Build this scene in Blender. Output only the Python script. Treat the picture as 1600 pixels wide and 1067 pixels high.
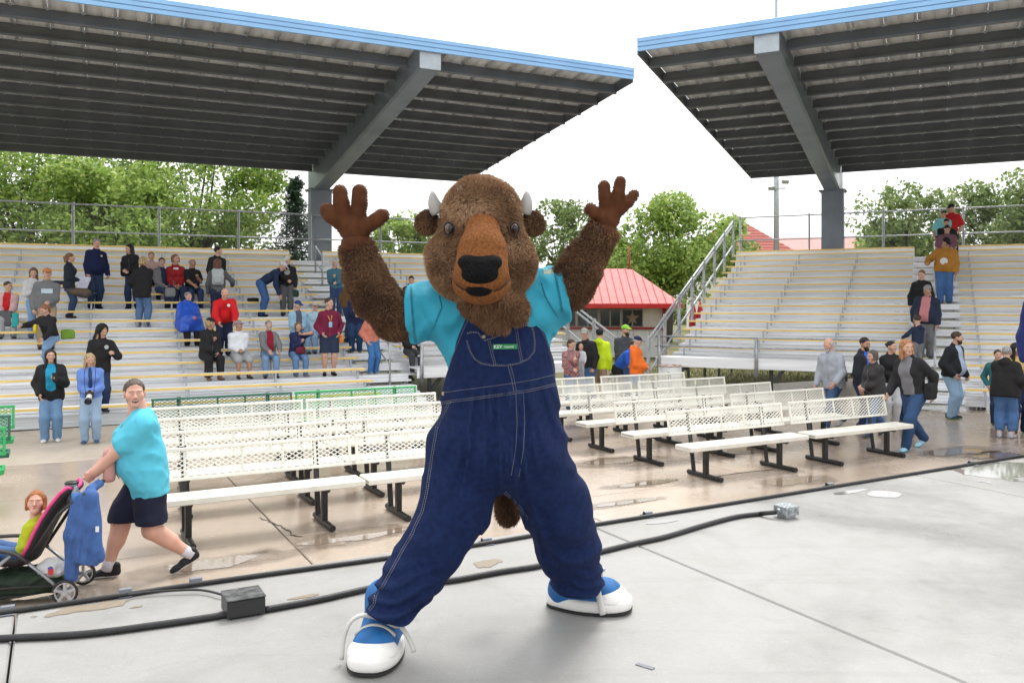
import bpy, math, random
import numpy as np
from mathutils import Vector, Matrix, Euler
R = math.radians
for o in list(bpy.data.objects): bpy.data.objects.remove(o)
SC = bpy.context.scene
COL = SC.collection
# ------------------------------------------------------------------ camera, sky, sun, exposure
F, Y0, CX, EYE = 1312.0, 471.6, 800.0, 2.3        # focal length in photo pixels, horizon row, eye height
cam = bpy.data.cameras.new('camera'); camo = bpy.data.objects.new('camera', cam); COL.objects.link(camo)
camo.location = (0, 0, EYE); camo.rotation_euler = (R(90), 0, 0)
cam.sensor_width = 36; cam.lens = F/1600*36; cam.shift_y = -(533.5-Y0)/1600
cam.clip_start = .05; cam.clip_end = 3000
SC.camera = camo
SUN_EL, SUN_AZ = 58, 20                            # elevation; azimuth measured from +Y towards +X
w = bpy.data.worlds.new('World'); SC.world = w; w.use_nodes = True
nt = w.node_tree; nt.nodes.clear()
sky = nt.nodes.new('ShaderNodeTexSky'); sky.sky_type = 'NISHITA'; sky.sun_disc = False
sky.sun_elevation = R(SUN_EL); sky.sun_rotation = R(SUN_AZ); sky.air_density = 1.5; sky.dust_density = 6
hs = nt.nodes.new('ShaderNodeHueSaturation'); hs.inputs['Saturation'].default_value = .12
nt.links.new(sky.outputs[0], hs.inputs['Color'])
b1 = nt.nodes.new('ShaderNodeBackground'); b1.inputs[1].default_value = .05
nt.links.new(hs.outputs[0], b1.inputs[0])
b2 = nt.nodes.new('ShaderNodeBackground'); b2.inputs[0].default_value = (.97, .985, 1, 1); b2.inputs[1].default_value = .86  # the even cloud cover
ad = nt.nodes.new('ShaderNodeAddShader'); ou = nt.nodes.new('ShaderNodeOutputWorld')
nt.links.new(b1.outputs[0], ad.inputs[0]); nt.links.new(b2.outputs[0], ad.inputs[1]); nt.links.new(ad.outputs[0], ou.inputs[0])
sun = bpy.data.lights.new('sun', 'SUN'); sun.energy = 1.5; sun.angle = R(18); sun.color = (1, .97, .92)
suno = bpy.data.objects.new('sun', sun); COL.objects.link(suno)
_sd = Vector((math.sin(R(SUN_AZ))*math.cos(R(SUN_EL)), math.cos(R(SUN_AZ))*math.cos(R(SUN_EL)), math.sin(R(SUN_EL))))
suno.rotation_euler = _sd.to_track_quat('Z', 'Y').to_euler(); suno.location = _sd*50
vs = SC.view_settings; vs.view_transform = 'Standard'; vs.look = 'None'; vs.gamma = 1; vs.exposure = 0.75
# ------------------------------------------------------------------ geometry helpers
def at_z(x, y, z):
    Y = (z-EYE)*F/(Y0-y); return Vector(((x-CX)/F*Y, Y, z))
def at_Y(x, y, Y): return Vector(((x-CX)/F*Y, Y, EYE-(y-Y0)/F*Y))
def lin(h):
    if isinstance(h, str):
        h = h.lstrip('#'); c = [int(h[i:i+2], 16)/255 for i in (0, 2, 4)]
        return tuple(v/12.92 if v <= .04045 else ((v+.055)/1.055)**2.4 for v in c)
    return tuple(h)
class MB:
    def __init__(s): s.v = []; s.f = []; s.m = []
    def add(s, vs, fs, mi=0):
        o = len(s.v); s.v += [tuple(p) for p in vs]; s.f += [tuple(i+o for i in f) for f in fs]; s.m += [mi]*len(fs); return s
    def box(s, c, d, rot=None, mi=0, taper=None):
        hx, hy, hz = d[0]/2, d[1]/2, d[2]/2
        P = [Vector((x*hx, y*hy, z*hz)) for z in (-1, 1) for y in (-1, 1) for x in (-1, 1)]
        if taper:
            for p in P[4:]: p.x *= taper; p.y *= taper
        if rot is not None:
            M = rot if isinstance(rot, Matrix) else Euler(rot).to_matrix(); P = [M @ p for p in P]
        c = Vector(c); return s.add([p+c for p in P], [(0,2,3,1),(4,5,7,6),(0,1,5,4),(1,3,7,5),(3,2,6,7),(2,0,4,6)], mi)
    def rbox(s, c, d, b=.01, rot=None, mi=0):
        # box with chamfered edges
        hx, hy, hz = d[0]/2, d[1]/2, d[2]/2; b = min(b, hx*.9, hy*.9, hz*.9)
        P = []; idx = {}
        for sx in (-1, 1):
            for sy in (-1, 1):
                for sz in (-1, 1):
                    for a in range(3):
                        q = [sx*(hx-b), sy*(hy-b), sz*(hz-b)]; q[a] += b*(sx, sy, sz)[a]
                        idx[(sx, sy, sz, a)] = len(P); P.append(Vector(q))
        fs = []
        I = lambda x, y, z, a: idx[(x, y, z, a)]
        for t in (-1, 1):
            q = [I(t,-1,-1,0), I(t,1,-1,0), I(t,1,1,0), I(t,-1,1,0)]; fs.append(q if t > 0 else q[::-1])
            q = [I(-1,t,-1,1), I(1,t,-1,1), I(1,t,1,1), I(-1,t,1,1)]; fs.append(q[::-1] if t > 0 else q)
            q = [I(-1,-1,t,2), I(1,-1,t,2), I(1,1,t,2), I(-1,1,t,2)]; fs.append(q if t > 0 else q[::-1])
        for u in (-1, 1):
            for v in (-1, 1):
                q = [I(u,v,-1,0), I(u,v,-1,1), I(u,v,1,1), I(u,v,1,0)]; fs.append(q if u*v > 0 else q[::-1])
                q = [I(-1,u,v,1), I(-1,u,v,2), I(1,u,v,2), I(1,u,v,1)]; fs.append(q if u*v > 0 else q[::-1])
                q = [I(u,-1,v,2), I(u,-1,v,0), I(u,1,v,0), I(u,1,v,2)]; fs.append(q if u*v > 0 else q[::-1])
                for z in (-1, 1):
                    q = [I(u,v,z,0), I(u,v,z,1), I(u,v,z,2)]; fs.append(q if u*v*z > 0 else q[::-1])
        if rot is not None:
            M = rot if isinstance(rot, Matrix) else Euler(rot).to_matrix(); P = [M @ p for p in P]
        c = Vector(c); return s.add([p+c for p in P], fs, mi)
    def tube(s, pts, r, n=8, cap=True, mi=0, flat=1.0, up=None):
        pts = [Vector(p) for p in pts]; rs = r if isinstance(r, (list, tuple)) else [r]*len(pts)
        V = []; prev = None
        for i, p in enumerate(pts):
            t = (pts[min(i+1, len(pts)-1)]-pts[max(i-1, 0)]).normalized()
            if prev is None:
                a = Vector(up) if up else (Vector((0, 0, 1)) if abs(t.z) < .9 else Vector((1, 0, 0)))
            else: a = prev
            x = a-t*a.dot(t)
            if x.length < 1e-6: x = t.orthogonal()
            x.normalize(); y = t.cross(x); prev = x
            for k in range(n):
                an = 2*math.pi*k/n; V.append(p+(x*math.cos(an)*flat+y*math.sin(an))*rs[i])
        fs = []
        for i in range(len(pts)-1):
            for k in range(n):
                a = i*n+k; b = i*n+(k+1) % n; fs.append((a, b, b+n, a+n))
        if cap:
            fs.append(tuple(range(n))[::-1]); fs.append(tuple((len(pts)-1)*n+k for k in range(n)))
        return s.add(V, fs, mi)
    def lathe(s, prof, n=16, c=(0, 0, 0), rot=None, mi=0):
        V = []; c = Vector(c); M = None
        if rot is not None: M = rot if isinstance(rot, Matrix) else Euler(rot).to_matrix()
        for r, z in prof:
            for k in range(n):
                a = 2*math.pi*k/n; p = Vector((r*math.cos(a), r*math.sin(a), z)); V.append((M @ p if M else p)+c)
        fs = []
        for i in range(len(prof)-1):
            for k in range(n):
                a = i*n+k; b = i*n+(k+1) % n; fs.append((a, b, b+n, a+n))
        fs.append(tuple(range(n))[::-1]); fs.append(tuple((len(prof)-1)*n+k for k in range(n)))
        return s.add(V, fs, mi)
    def sphere(s, c, r, n=10, m=7, mi=0, rot=None):
        r = r if isinstance(r, (tuple, list)) else (r, r, r); c = Vector(c)
        M = None if rot is None else (rot if isinstance(rot, Matrix) else Euler(rot).to_matrix())
        V = []
        for i in range(1, m):
            ph = math.pi*i/m
            for k in range(n):
                a = 2*math.pi*k/n; V.append(Vector((r[0]*math.sin(ph)*math.cos(a), r[1]*math.sin(ph)*math.sin(a), r[2]*math.cos(ph))))
        V.append(Vector((0, 0, r[2]))); V.append(Vector((0, 0, -r[2])))
        fs = []
        for i in range(m-2):
            for k in range(n):
                a = i*n+k; b = i*n+(k+1) % n; fs.append((a, a+n, b+n, b))
        T = len(V)-2
        for k in range(n):
            fs.append((T, k, (k+1) % n)); q = (m-2)*n; fs.append((T+1, q+(k+1) % n, q+k))
        if M: V = [M @ p for p in V]
        return s.add([p+c for p in V], fs, mi)
    def extrude(s, prof, x0, x1, mi=0):
        # prof: (y, z) polygon, counter-clockwise seen from +x
        n = len(prof); V = [(x0, y, z) for y, z in prof]+[(x1, y, z) for y, z in prof]
        fs = [(k, (k+1) % n, n+(k+1) % n, n+k) for k in range(n)]
        fs.append(tuple(range(n))[::-1]); fs.append(tuple(range(n, 2*n)))
        return s.add(V, fs, mi)
    def mesh(s, name, smooth=False):
        me = bpy.data.meshes.new(name); me.from_pydata(s.v, [], s.f)
        if any(s.m): me.polygons.foreach_set('material_index', s.m)
        if smooth: me.polygons.foreach_set('use_smooth', [True]*len(s.f))
        me.update(); return me
def npmesh(name, V, Q, smooth=True, mi=None):
    V = np.ascontiguousarray(V, np.float32); Q = np.ascontiguousarray(Q, np.int32); k = Q.shape[1]
    me = bpy.data.meshes.new(name); me.vertices.add(len(V)); me.vertices.foreach_set('co', V.ravel())
    me.loops.add(Q.size); me.loops.foreach_set('vertex_index', Q.ravel())
    me.polygons.add(len(Q)); me.polygons.foreach_set('loop_start', np.arange(0, Q.size, k, dtype=np.int32))
    me.polygons.foreach_set('loop_total', np.full(len(Q), k, np.int32))
    if mi is not None: me.polygons.foreach_set('material_index', np.ascontiguousarray(mi, np.int32))
    if smooth: me.polygons.foreach_set('use_smooth', np.ones(len(Q), bool))
    me.update(calc_edges=True); return me
def obj(name, me, mats=None, parent=None, loc=None, rot=None, mw=None):
    if isinstance(me, MB): me = me.mesh(name)
    o = bpy.data.objects.new(name, me); COL.objects.link(o)
    if mats is not None:
        ml = mats if isinstance(mats, (list, tuple)) else [mats]
        if len(me.materials) < len(ml):
            for m in ml[len(me.materials):]: me.materials.append(m)
        for i, m in enumerate(ml):
            if me.materials[i] is not m:
                o.material_slots[i].link = 'OBJECT'; o.material_slots[i].material = m
    if parent: o.parent = parent
    if loc is not None: o.location = loc
    if rot is not None: o.rotation_euler = rot
    if mw is not None: o.matrix_local = mw
    return o
def empty(name, loc=(0, 0, 0), rz=0):
    o = bpy.data.objects.new(name, None); COL.objects.link(o); o.location = loc; o.rotation_euler = (0, 0, rz); o.empty_display_size = .2; return o
def tag(o, label=None, cat=None, group=None, kind=None):
    if label: o['label'] = label
    if cat: o['category'] = cat
    if group: o['group'] = group
    if kind: o['kind'] = kind
    return o
# ------------------------------------------------------------------ materials
_mc = {}
def mat(name, col, rough=.6, metal=0, var=.12, vscale=6, bump=0, bscale=40, col2=None, spec=.5, rvar=0, rnd=0, coat=0, detail=4, sheen=0, trans=0, stretch=None):
    if name in _mc: return _mc[name]
    m = bpy.data.materials.new(name); m.use_nodes = True; t = m.node_tree; N = t.nodes; L = t.links
    b = N['Principled BSDF']; c = lin(col); c2 = lin(col2) if col2 else tuple(v*(1-2*var) for v in c); ch = c if col2 else tuple(min(1, v*(1+var)) for v in c)
    tc = N.new('ShaderNodeTexCoord'); src = tc.outputs['Object']
    if stretch:
        mp = N.new('ShaderNodeMapping'); mp.inputs['Scale'].default_value = stretch; L.new(src, mp.inputs[0]); src = mp.outputs[0]
    n1 = N.new('ShaderNodeTexNoise'); n1.inputs['Scale'].default_value = vscale; n1.inputs['Detail'].default_value = detail; L.new(src, n1.inputs['Vector'])
    r = N.new('ShaderNodeValToRGB'); r.color_ramp.elements[0].position = .3; r.color_ramp.elements[1].position = .7
    r.color_ramp.elements[0].color = (*c2, 1); r.color_ramp.elements[1].color = (*ch, 1); L.new(n1.outputs['Fac'], r.inputs[0])
    out = r.outputs[0]
    if rnd:
        oi = N.new('ShaderNodeObjectInfo'); mr = N.new('ShaderNodeMapRange'); mr.inputs[3].default_value = 1-rnd; mr.inputs[4].default_value = 1+rnd
        L.new(oi.outputs['Random'], mr.inputs[0]); mx = N.new('ShaderNodeMix'); mx.data_type = 'RGBA'; mx.blend_type = 'MULTIPLY'; mx.inputs[0].default_value = 1
        cb = N.new('ShaderNodeCombineColor'); [L.new(mr.outputs[0], cb.inputs[i]) for i in range(3)]
        L.new(out, mx.inputs[6]); L.new(cb.outputs[0], mx.inputs[7]); out = mx.outputs[2]
    L.new(out, b.inputs['Base Color'])
    b.inputs['Roughness'].default_value = rough; b.inputs['Metallic'].default_value = metal; b.inputs['Specular IOR Level'].default_value = spec
    if coat: b.inputs['Coat Weight'].default_value = coat; b.inputs['Coat Roughness'].default_value = .1
    if sheen: b.inputs['Sheen Weight'].default_value = sheen
    if trans: b.inputs['Transmission Weight'].default_value = trans
    if rvar:
        mr = N.new('ShaderNodeMapRange'); mr.inputs[1].default_value = .3; mr.inputs[2].default_value = .7; mr.inputs[3].default_value = max(0, rough-rvar); mr.inputs[4].default_value = min(1, rough+rvar)
        n3 = N.new('ShaderNodeTexNoise'); n3.inputs['Scale'].default_value = vscale*.7; n3.inputs['Detail'].default_value = 5; L.new(src, n3.inputs['Vector'])
        L.new(n3.outputs['Fac'], mr.inputs[0]); L.new(mr.outputs[0], b.inputs['Roughness'])
    if bump:
        n2 = N.new('ShaderNodeTexNoise'); n2.inputs['Scale'].default_value = bscale; n2.inputs['Detail'].default_value = 5; L.new(src, n2.inputs['Vector'])
        bp = N.new('ShaderNodeBump'); bp.inputs['Strength'].default_value = bump; bp.inputs['Distance'].default_value = .01; L.new(n2.outputs['Fac'], bp.inputs['Height']); L.new(bp.outputs[0], b.inputs['Normal'])
    _mc[name] = m; return m
def concrete(name, dry, damp, dirt, scale, wet_lo, wet_hi, r_dry, r_wet, streak=None):
    """two-tone concrete: damp patches with their own outline are darker and glossier"""
    m = bpy.data.materials.new(name); m.use_nodes = True; t = m.node_tree; N = t.nodes; L = t.links; b = N['Principled BSDF']
    g = N.new('ShaderNodeNewGeometry'); src = g.outputs['Position']
    def noise(s, d=5, dist=0, rough=.55):
        n = N.new('ShaderNodeTexNoise'); n.inputs['Scale'].default_value = s; n.inputs['Detail'].default_value = d; n.inputs['Distortion'].default_value = dist; n.inputs['Roughness'].default_value = rough
        L.new(src, n.inputs['Vector']); return n.outputs['Fac']
    def mr(x, a, b_, c, d):
        q = N.new('ShaderNodeMapRange'); q.inputs[1].default_value = a; q.inputs[2].default_value = b_; q.inputs[3].default_value = c; q.inputs[4].default_value = d; L.new(x, q.inputs[0]); return q.outputs[0]
    def mix(f, A, B, typ='MIX'):
        q = N.new('ShaderNodeMix'); q.data_type = 'RGBA'; q.blend_type = typ
        if isinstance(f, float): q.inputs[0].default_value = f
        else: L.new(f, q.inputs[0])
        for s_, v in ((6, A), (7, B)):
            if isinstance(v, tuple): q.inputs[s_].default_value = (*v, 1)
            else: L.new(v, q.inputs[s_])
        return q.outputs[2]
    wet = mr(noise(scale, 6, .6), wet_lo, wet_hi, 0, 1)
    c = mix(wet, lin(dry), lin(damp))
    c = mix(mr(noise(scale*3.1, 8, 1.2, .65), .42, .72, 0, .55), c, lin(dirt))
    c = mix(mr(noise(120, 3), .35, .65, 0, .22), c, tuple(v*.55 for v in lin(dry)))
    c = mix(mr(noise(34, 5, 0, .7), .58, .68, 0, .2), c, tuple(min(1, v*1.35) for v in lin(dry)))
    c = mix(mr(noise(2.3, 9, 2.2, .72),  .57, .70, 0, .30), c, tuple(v*.62 for v in lin(dirt)))      # scuffs and old spills
    c = mix(mr(noise(11, 8, .8, .75), .65, .72, 0, .42), c, tuple(v*.5 for v in lin(dirt)))           # grit and specks
    mp = N.new('ShaderNodeMapping'); mp.inputs['Rotation'].default_value = (0, 0, R(-20)); mp.inputs['Scale'].default_value = (.25, 5, 1); L.new(src, mp.inputs[0])
    ns = N.new('ShaderNodeTexNoise'); ns.inputs['Scale'].default_value = 1.6; ns.inputs['Detail'].default_value = 7; ns.inputs['Roughness'].default_value = .7; L.new(mp.outputs[0], ns.inputs['Vector'])
    c = mix(mr(ns.outputs['Fac'], .56, .72, 0, .22), c, tuple(v*.6 for v in lin(dirt)))               # drag marks
    L.new(c, b.inputs['Base Color'])
    ad = N.new('ShaderNodeMath'); ad.operation = 'ADD'; L.new(mr(wet, 0, 1, r_dry, r_wet), ad.inputs[0]); L.new(mr(noise(9, 4), .3, .7, -.07, .07), ad.inputs[1]); L.new(ad.outputs[0], b.inputs['Roughness'])
    bp = N.new('ShaderNodeBump'); bp.inputs['Strength'].default_value = .12; bp.inputs['Distance'].default_value = .01; L.new(noise(70, 6), bp.inputs['Height']); L.new(bp.outputs[0], b.inputs['Normal'])
    _mc[name] = m; return m
M_stage = concrete('stage_concrete', (.30,.295,.284), (.205,.202,.196), (.235,.222,.20), .55, .50, .72, .48, .26)
M_plaza = concrete('plaza_concrete', (.48,.39,.31), (.34,.272,.215), (.38,.305,.24), .33, .36, .56, .42, .13)
M_walk = concrete('sidewalk_concrete', (.52,.45,.37), (.36,.29,.22), (.34,.27,.2), .5, .55, .75, .5, .3)
M_gap = mat('joint_dark', (.03,.028,.025), .9)
M_alu = mat('brushed_aluminium', (.83,.84,.86), .42, .25, var=.07, vscale=3, rvar=.1, rnd=.05, stretch=(.15, 3, 3))
M_aluw = mat('painted_riser', (.84,.85,.875), .5, .08, var=.09, vscale=2.5, rvar=.1, rnd=.05, stretch=(.2, 2, 4))
M_yel = mat('yellow_edge', (.84,.60,.20), .45, 0, var=.1, vscale=4, rnd=.06, stretch=(.4, 3, 3))
M_galv = mat('galvanised_steel', (.42,.44,.46), .42, .6, var=.12, vscale=14, rvar=.1)
M_brk = mat('bracket_steel', (.42,.46,.52), .5, .3, var=.1)
M_dark = mat('dark_frame_steel', (.07,.075,.08), .6, .2, var=.15)
M_under = mat('underframe_dark_steel', (.13,.135,.14), .7, .2)  # dark grey steel of the stringers below the rows
M_beam = mat('beam_grey_paint', (.17,.195,.23), .38, .1, var=.1, vscale=1.2, rvar=.1)
M_purl = mat('purlin_grey_paint', (.125,.135,.15), .5, .15, var=.12, vscale=1.5, rnd=.08)
M_deck = mat('roof_deck_grey', (.76,.76,.75), .5, .2, var=.12, vscale=1.1, rnd=.07, stretch=(6, .6, 1))
M_blue = mat('fascia_blue', (.26,.49,.80), .35, 0, var=.05, vscale=1, rnd=.03)
M_white = mat('bench_cream_paint', (.77,.75,.67), .4, 0, var=.06, vscale=5, rnd=.05, coat=.2)
M_green = mat('bench_bright_green', (.015,.36,.10), .38, 0, var=.08, coat=.3)
M_dgreen = mat('bench_dark_green', (.008,.115,.065), .38, 0, var=.08, coat=.3)
M_black = mat('black_powder_coat', (.018,.018,.019), .42, 0, var=.2, vscale=20)
M_rub = mat('black_rubber', (.014,.014,.015), .5, 0, var=.2, vscale=30, bump=.2, bscale=90)
# ------------------------------------------------------------------ ground, plaza, stage
TA, TB, TS = R(25.79), R(26.71), R(28.5)
def frame(th):                                      # (unit along the rows, unit away from the camera)
    return Vector((math.cos(th), math.sin(th), 0)), Vector((-math.sin(th), math.cos(th), 0))
dA, nA_ = frame(TA); dB, nB_ = frame(-TB); dS, nS_ = frame(TS)
def W(fr, e, n, z=0): return fr[0]*e+fr[1]*n+Vector((0, 0, z))
FA, FB, FS = (dA, nA_), (dB, nB_), (dS, nS_)
M_grass = mat('lawn_soil', (.10,.13,.035), .95, 0, col2=(.15,.115,.06), vscale=1.3, detail=8, bump=.5, bscale=30)
g = MB(); g.add([(-900,-300,-.03),(900,-300,-.03),(900,1500,-.03),(-900,1500,-.03)], [(0,1,2,3)])
tag(obj('ground', g, M_grass), kind='structure')
pl = empty('plaza', W(FS, 0, 4.4), TS); tag(pl, kind='structure')
g = MB(); g.box((6, 6.3, -.02), (44, 13.6, .012)); obj('joint_bed', g, M_gap, pl)
cache = {}
def slab(w_, d_, h_, b=.008):
    k = (round(w_, 3), round(d_, 3), h_)
    if k not in cache: cache[k] = MB().rbox((0, 0, -h_/2), (w_, d_, h_), b).mesh('slab')
    return cache[k]
def lay(parent, xs, ys, m, h=.02, gap=.011, z=0):
    for i in range(len(xs)-1):
        for j in range(len(ys)-1):
            w_, d_ = xs[i+1]-xs[i]-gap, ys[j+1]-ys[j]-gap
            obj('slab', slab(w_, d_, h), m, parent, ((xs[i]+xs[i+1])/2, (ys[j]+ys[j+1])/2, z))
xs = [1.98+3.05*k for k in range(-6, 9)]
lay(pl, xs, [.35, 1.9, 3.87, 6.9, 9.3], M_plaza)
lay(pl, xs, [9.3, 10.9, 12.9], M_walk)
# raised stage in front of the seats
ST = .9; NS = 4.46
st = empty('stage', (0, 0, 0), TS); tag(st, kind='structure')
obj('stage_core', MB().box((4, (NS-.012-9)/2, (ST-.13)/2), (40, NS+9-.05, ST-.13)), mat('stage_side', (.33,.31,.28), .8, var=.15), st)
lay(st, [-16+.0, -12.56, -9.46, -6.36, -3.26, -.16, 2.94, 6.1, 9.2, 12.3, 15.4, 18.5, 24], [-9, -5, 0.2-1.2, NS], M_stage, .125, .009, ST)
# ------------------------------------------------------------------ bleachers
RISE, RUN, ROWS = .216, .609, 17
NA1, ZA1, NB1, ZB1 = 17.496, .359, 20.084, .475
FOOT = .40
mcache = {}
def lenmesh(kind, L):
    k = (kind, round(L, 2))
    if k in mcache: return mcache[k]
    m = MB()
    if kind == 'seat':        # extruded plank, ribbed top, turned-down lips
        pr = [(.012,-.045),(.03,-.045),(.03,-.012),(.226,-.012),(.226,-.045),(.245,-.045),(.245,0)]
        y = .245
        while y > .03: pr += [(y-.008,-.0),(y-.012,-.004),(y-.020,-.004),(y-.024,0)]; y -= .024
        pr += [(.012,0)]
        m.extrude(pr, 0, L)
    elif kind == 'edge': m.extrude([(-.004,-.047),(.0115,-.047),(.0115,.0025),(.003,.0025),(-.004,-.004)], 0, L)
    elif kind == 'riser':     # three ribs with recessed joints
        pr = []; z = 0; h = RISE
        for k_ in range(3):
            a = z+h/3*k_; pr += [(0,a+.006),(0,a+h/3-.006),(.014,a+h/3-.004),(.014,a+h/3+.004)]
        pr = pr[:-1]+[(.014, h),(.03,h),(.03,.006)]
        m.extrude(pr[::-1], 0, L)
    elif kind == 'foot': m.extrude([(-.61,-.035),(-.013,-.035),(-.013,0),(-.30,0),(-.303,-.008),(-.308,-.008),(-.311,0),(-.61,0)], 0, L)
    elif kind == 'step': m.extrude([(-.15,-.04),(.14,-.04),(.14,0),(-.15,0)], 0, L)
    elif kind == 'fascia_board': m.extrude([(-.03,-.12),(0,-.12),(0,.12),(-.03,.12),(-.03,.008),(-.022,.004),(-.022,-.004),(-.03,-.008)], 0, L)
    mcache[k] = m.mesh(kind); return mcache[k]
brk = MB(); brk.box((0, .05, -.045-.155), (.038, .055, .31)); brk.box((0, .13, -.052), (.038, .2, .014)); brk = brk.mesh('bracket')
stsup = MB().box((0, 0, -.1), (.04, .05, .12)).mesh('step_support')
def tubeobj(name, pts, r, m, parent, n=8): return obj(name, MB().tube(pts, r, n).mesh(name, True), m, parent)
M_link = bpy.data.materials.new('chain_link_mesh'); M_link.use_nodes = True
def _link():
    t = M_link.node_tree; N = t.nodes; L = t.links; b = N['Principled BSDF']; b.inputs['Base Color'].default_value = (.35,.36,.37,1); b.inputs['Metallic'].default_value = .5; b.inputs['Roughness'].default_value = .4
    tc = N.new('ShaderNodeTexCoord'); sp = N.new('ShaderNodeSeparateXYZ'); L.new(tc.outputs['Object'], sp.inputs[0])
    def wv(op):
        a = N.new('ShaderNodeMath'); a.operation = op; L.new(sp.outputs[0], a.inputs[0]); L.new(sp.outputs[2], a.inputs[1])
        f = N.new('ShaderNodeMath'); f.operation = 'PINGPONG'; f.inputs[1].default_value = .04; L.new(a.outputs[0], f.inputs[0])
        c = N.new('ShaderNodeMath'); c.operation = 'LESS_THAN'; c.inputs[1].default_value = .0012; L.new(f.outputs[0], c.inputs[0]); return c.outputs[0]
    mx = N.new('ShaderNodeMath'); mx.operation = 'MAXIMUM'; L.new(wv('ADD'), mx.inputs[0]); L.new(wv('SUBTRACT'), mx.inputs[1])
    L.new(mx.outputs[0], b.inputs['Alpha'])
_link()
def bleacher(label, th, n1, z1, blocks, aisles, e_mid, walk=None, back=(0, 0)):
    root = empty('bleacher', W(frame(th), e_mid, n1), th); tag(root, label, 'bleacher', 'grandstand bleachers')
    X = lambda e: e-e_mid
    for (e0, e1, r0) in blocks:
        L = e1-e0
        for r in range(r0, ROWS+1):
            y = (r-1)*RUN; z = z1+(r-1)*RISE
            s = obj('seat_plank', lenmesh('seat', L), M_alu, root, (X(e0), y, z))
            obj('edge_strip', lenmesh('edge', L), M_yel, s)
            obj('riser', lenmesh('riser', L), M_aluw, root, (X(e0), y+.19, z-FOOT))
            if r > 1: obj('footboard', lenmesh('foot', L), M_alu, root, (X(e0), y+.19, z-FOOT))
            e = e0+.35
            while e < e1: obj('seat_bracket', brk, M_brk, root, (X(e), y, z)); e += 1.83
        # top walkway back board and steel below
        y = (ROWS-1)*RUN; z = z1+(ROWS-1)*RISE
        obj('back_board', MB().rbox((0, 0, 0), (L, .03, .30), .006), M_aluw, root, (X(e0)+L/2, y+.42, z-.04))
        obj('back_rail', lenmesh('edge', L), M_yel, root, (X(e0), y+.40, z+.155))
        e = e0+.35
        while e < e1:
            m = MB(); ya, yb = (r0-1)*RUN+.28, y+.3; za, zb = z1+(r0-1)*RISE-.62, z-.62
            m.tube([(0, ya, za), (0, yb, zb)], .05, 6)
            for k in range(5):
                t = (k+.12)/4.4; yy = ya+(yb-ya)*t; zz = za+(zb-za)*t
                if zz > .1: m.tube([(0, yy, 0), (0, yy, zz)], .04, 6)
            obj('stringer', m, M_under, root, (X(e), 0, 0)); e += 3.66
    for (a0, a1, r0) in aisles:
        L = a1-a0
        for r in range(r0, ROWS+1):
            y = (r-1)*RUN; z = z1+(r-1)*RISE
            obj('step', lenmesh('step', L-.04), M_alu, root, (X(a0)+.02, y-.22, z-FOOT+RISE*.0))
            obj('step', lenmesh('step', L-.04), M_alu, root, (X(a0)+.02, y+.07, z-FOOT+RISE*.5))
            obj('riser', lenmesh('riser', L), M_aluw, root, (X(a0), y+.19, z-FOOT))
            [obj('step_support', stsup, M_brk, root, (X(a0)+xo, y+.07, z-FOOT+RISE*.5)) for xo in (.1, L-.14)]
        for k, r in enumerate((2, 5, 8, 11, 14) if th < 0 else (3, 10, 14)):
            y = (r-1)*RUN-.1; z = z1+(r-1)*RISE-FOOT; y2 = y+RUN*1.55; z2 = z+RISE*1.55; xm = X((a0+a1)/2)
            tubeobj('aisle_handrail', [(xm, y, z), (xm, y, z+.86), (xm, y+.05, z+.92), (xm, y2-.05, z2+.92), (xm, y2, z2+.86), (xm, y2, z2)], .026, M_galv, root)
            tubeobj('aisle_midrail', [(xm, y, z+.45), (xm, y2, z2+.45)], .02, M_galv, root)
    # back fence with two rails, posts and netting
    b0, b1 = back; y = (ROWS-1)*RUN+.62; zt = z1+(ROWS-1)*RISE; L = b1-b0
    for z in (zt+1.36, zt+.55): tubeobj('fence_rail', [(X(b0), y, z), (X(b1), y, z)], .024, M_galv, root)
    e = b0+.1
    while e < b1+.1: tubeobj('fence_post', [(X(e), y+.03, 0), (X(e), y+.03, zt+1.42)], .034, M_galv, root); e += 2.34
    obj('fence_netting', MB().add([(0,0,0),(L,0,0),(L,0,1.3),(0,0,1.3)], [(0,1,2,3)]), M_link, root, (X(b0), y-.03, zt+.05))
    if walk:                   # raised walkway that stands in for the three lowest rows
        w0, w1 = walk; L = w1-w0; zw = z1+3*RISE-FOOT+.16
        for k in range(2): obj('walkway_plank', lenmesh('step', L), M_alu, root, (X(w0), 1.19+k*.295, zw))
        obj('walkway_fascia', lenmesh('fascia_board', L), M_aluw, root, (X(w0), 1.035, zw-.12))
        e = w0+.1; k = 0
        while e < w1:
            tubeobj('guard_post', [(X(e), .98, zw-.42), (X(e), .98, zw+.55)], .045, M_galv, root)
            tubeobj('walkway_leg', [(X(e)+.3, 1.3, 0), (X(e)+.3, 1.3, zw-.05)], .05, M_dark, root)
            obj('knee_brace', MB().box((0, 0, 0), (.08, .06, .62), (0, R(40), 0)), M_dark, root, (X(e)+.55, 1.3, zw-.32))
            e += 2.45
        for z in (zw+.53, zw+.28): tubeobj('guard_rail', [(X(w0), .98, z), (X(w1)-.1, .98, z)], .024, M_galv, root)
    return root, X
rootA, XA = bleacher('long aluminium bleacher at left behind the benches, full of people', TA, NA1, ZA1,
    [(-8.0, 5.33, 1), (6.42, 11.6, 4)], [(5.33, 6.42, 1)], 2.0, walk=(6.5, 11.6), back=(-8.0, 11.6))
rootB, XB = bleacher('aluminium bleacher at right with people coming down its aisle', -TB, NB1, ZB1,
    [(-6.29, -.58, 4), (.6, 9.0, 1)], [(-.58, .6, 1)], 1.0, walk=(-6.45, -.7), back=(-6.3, 9.0))
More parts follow.
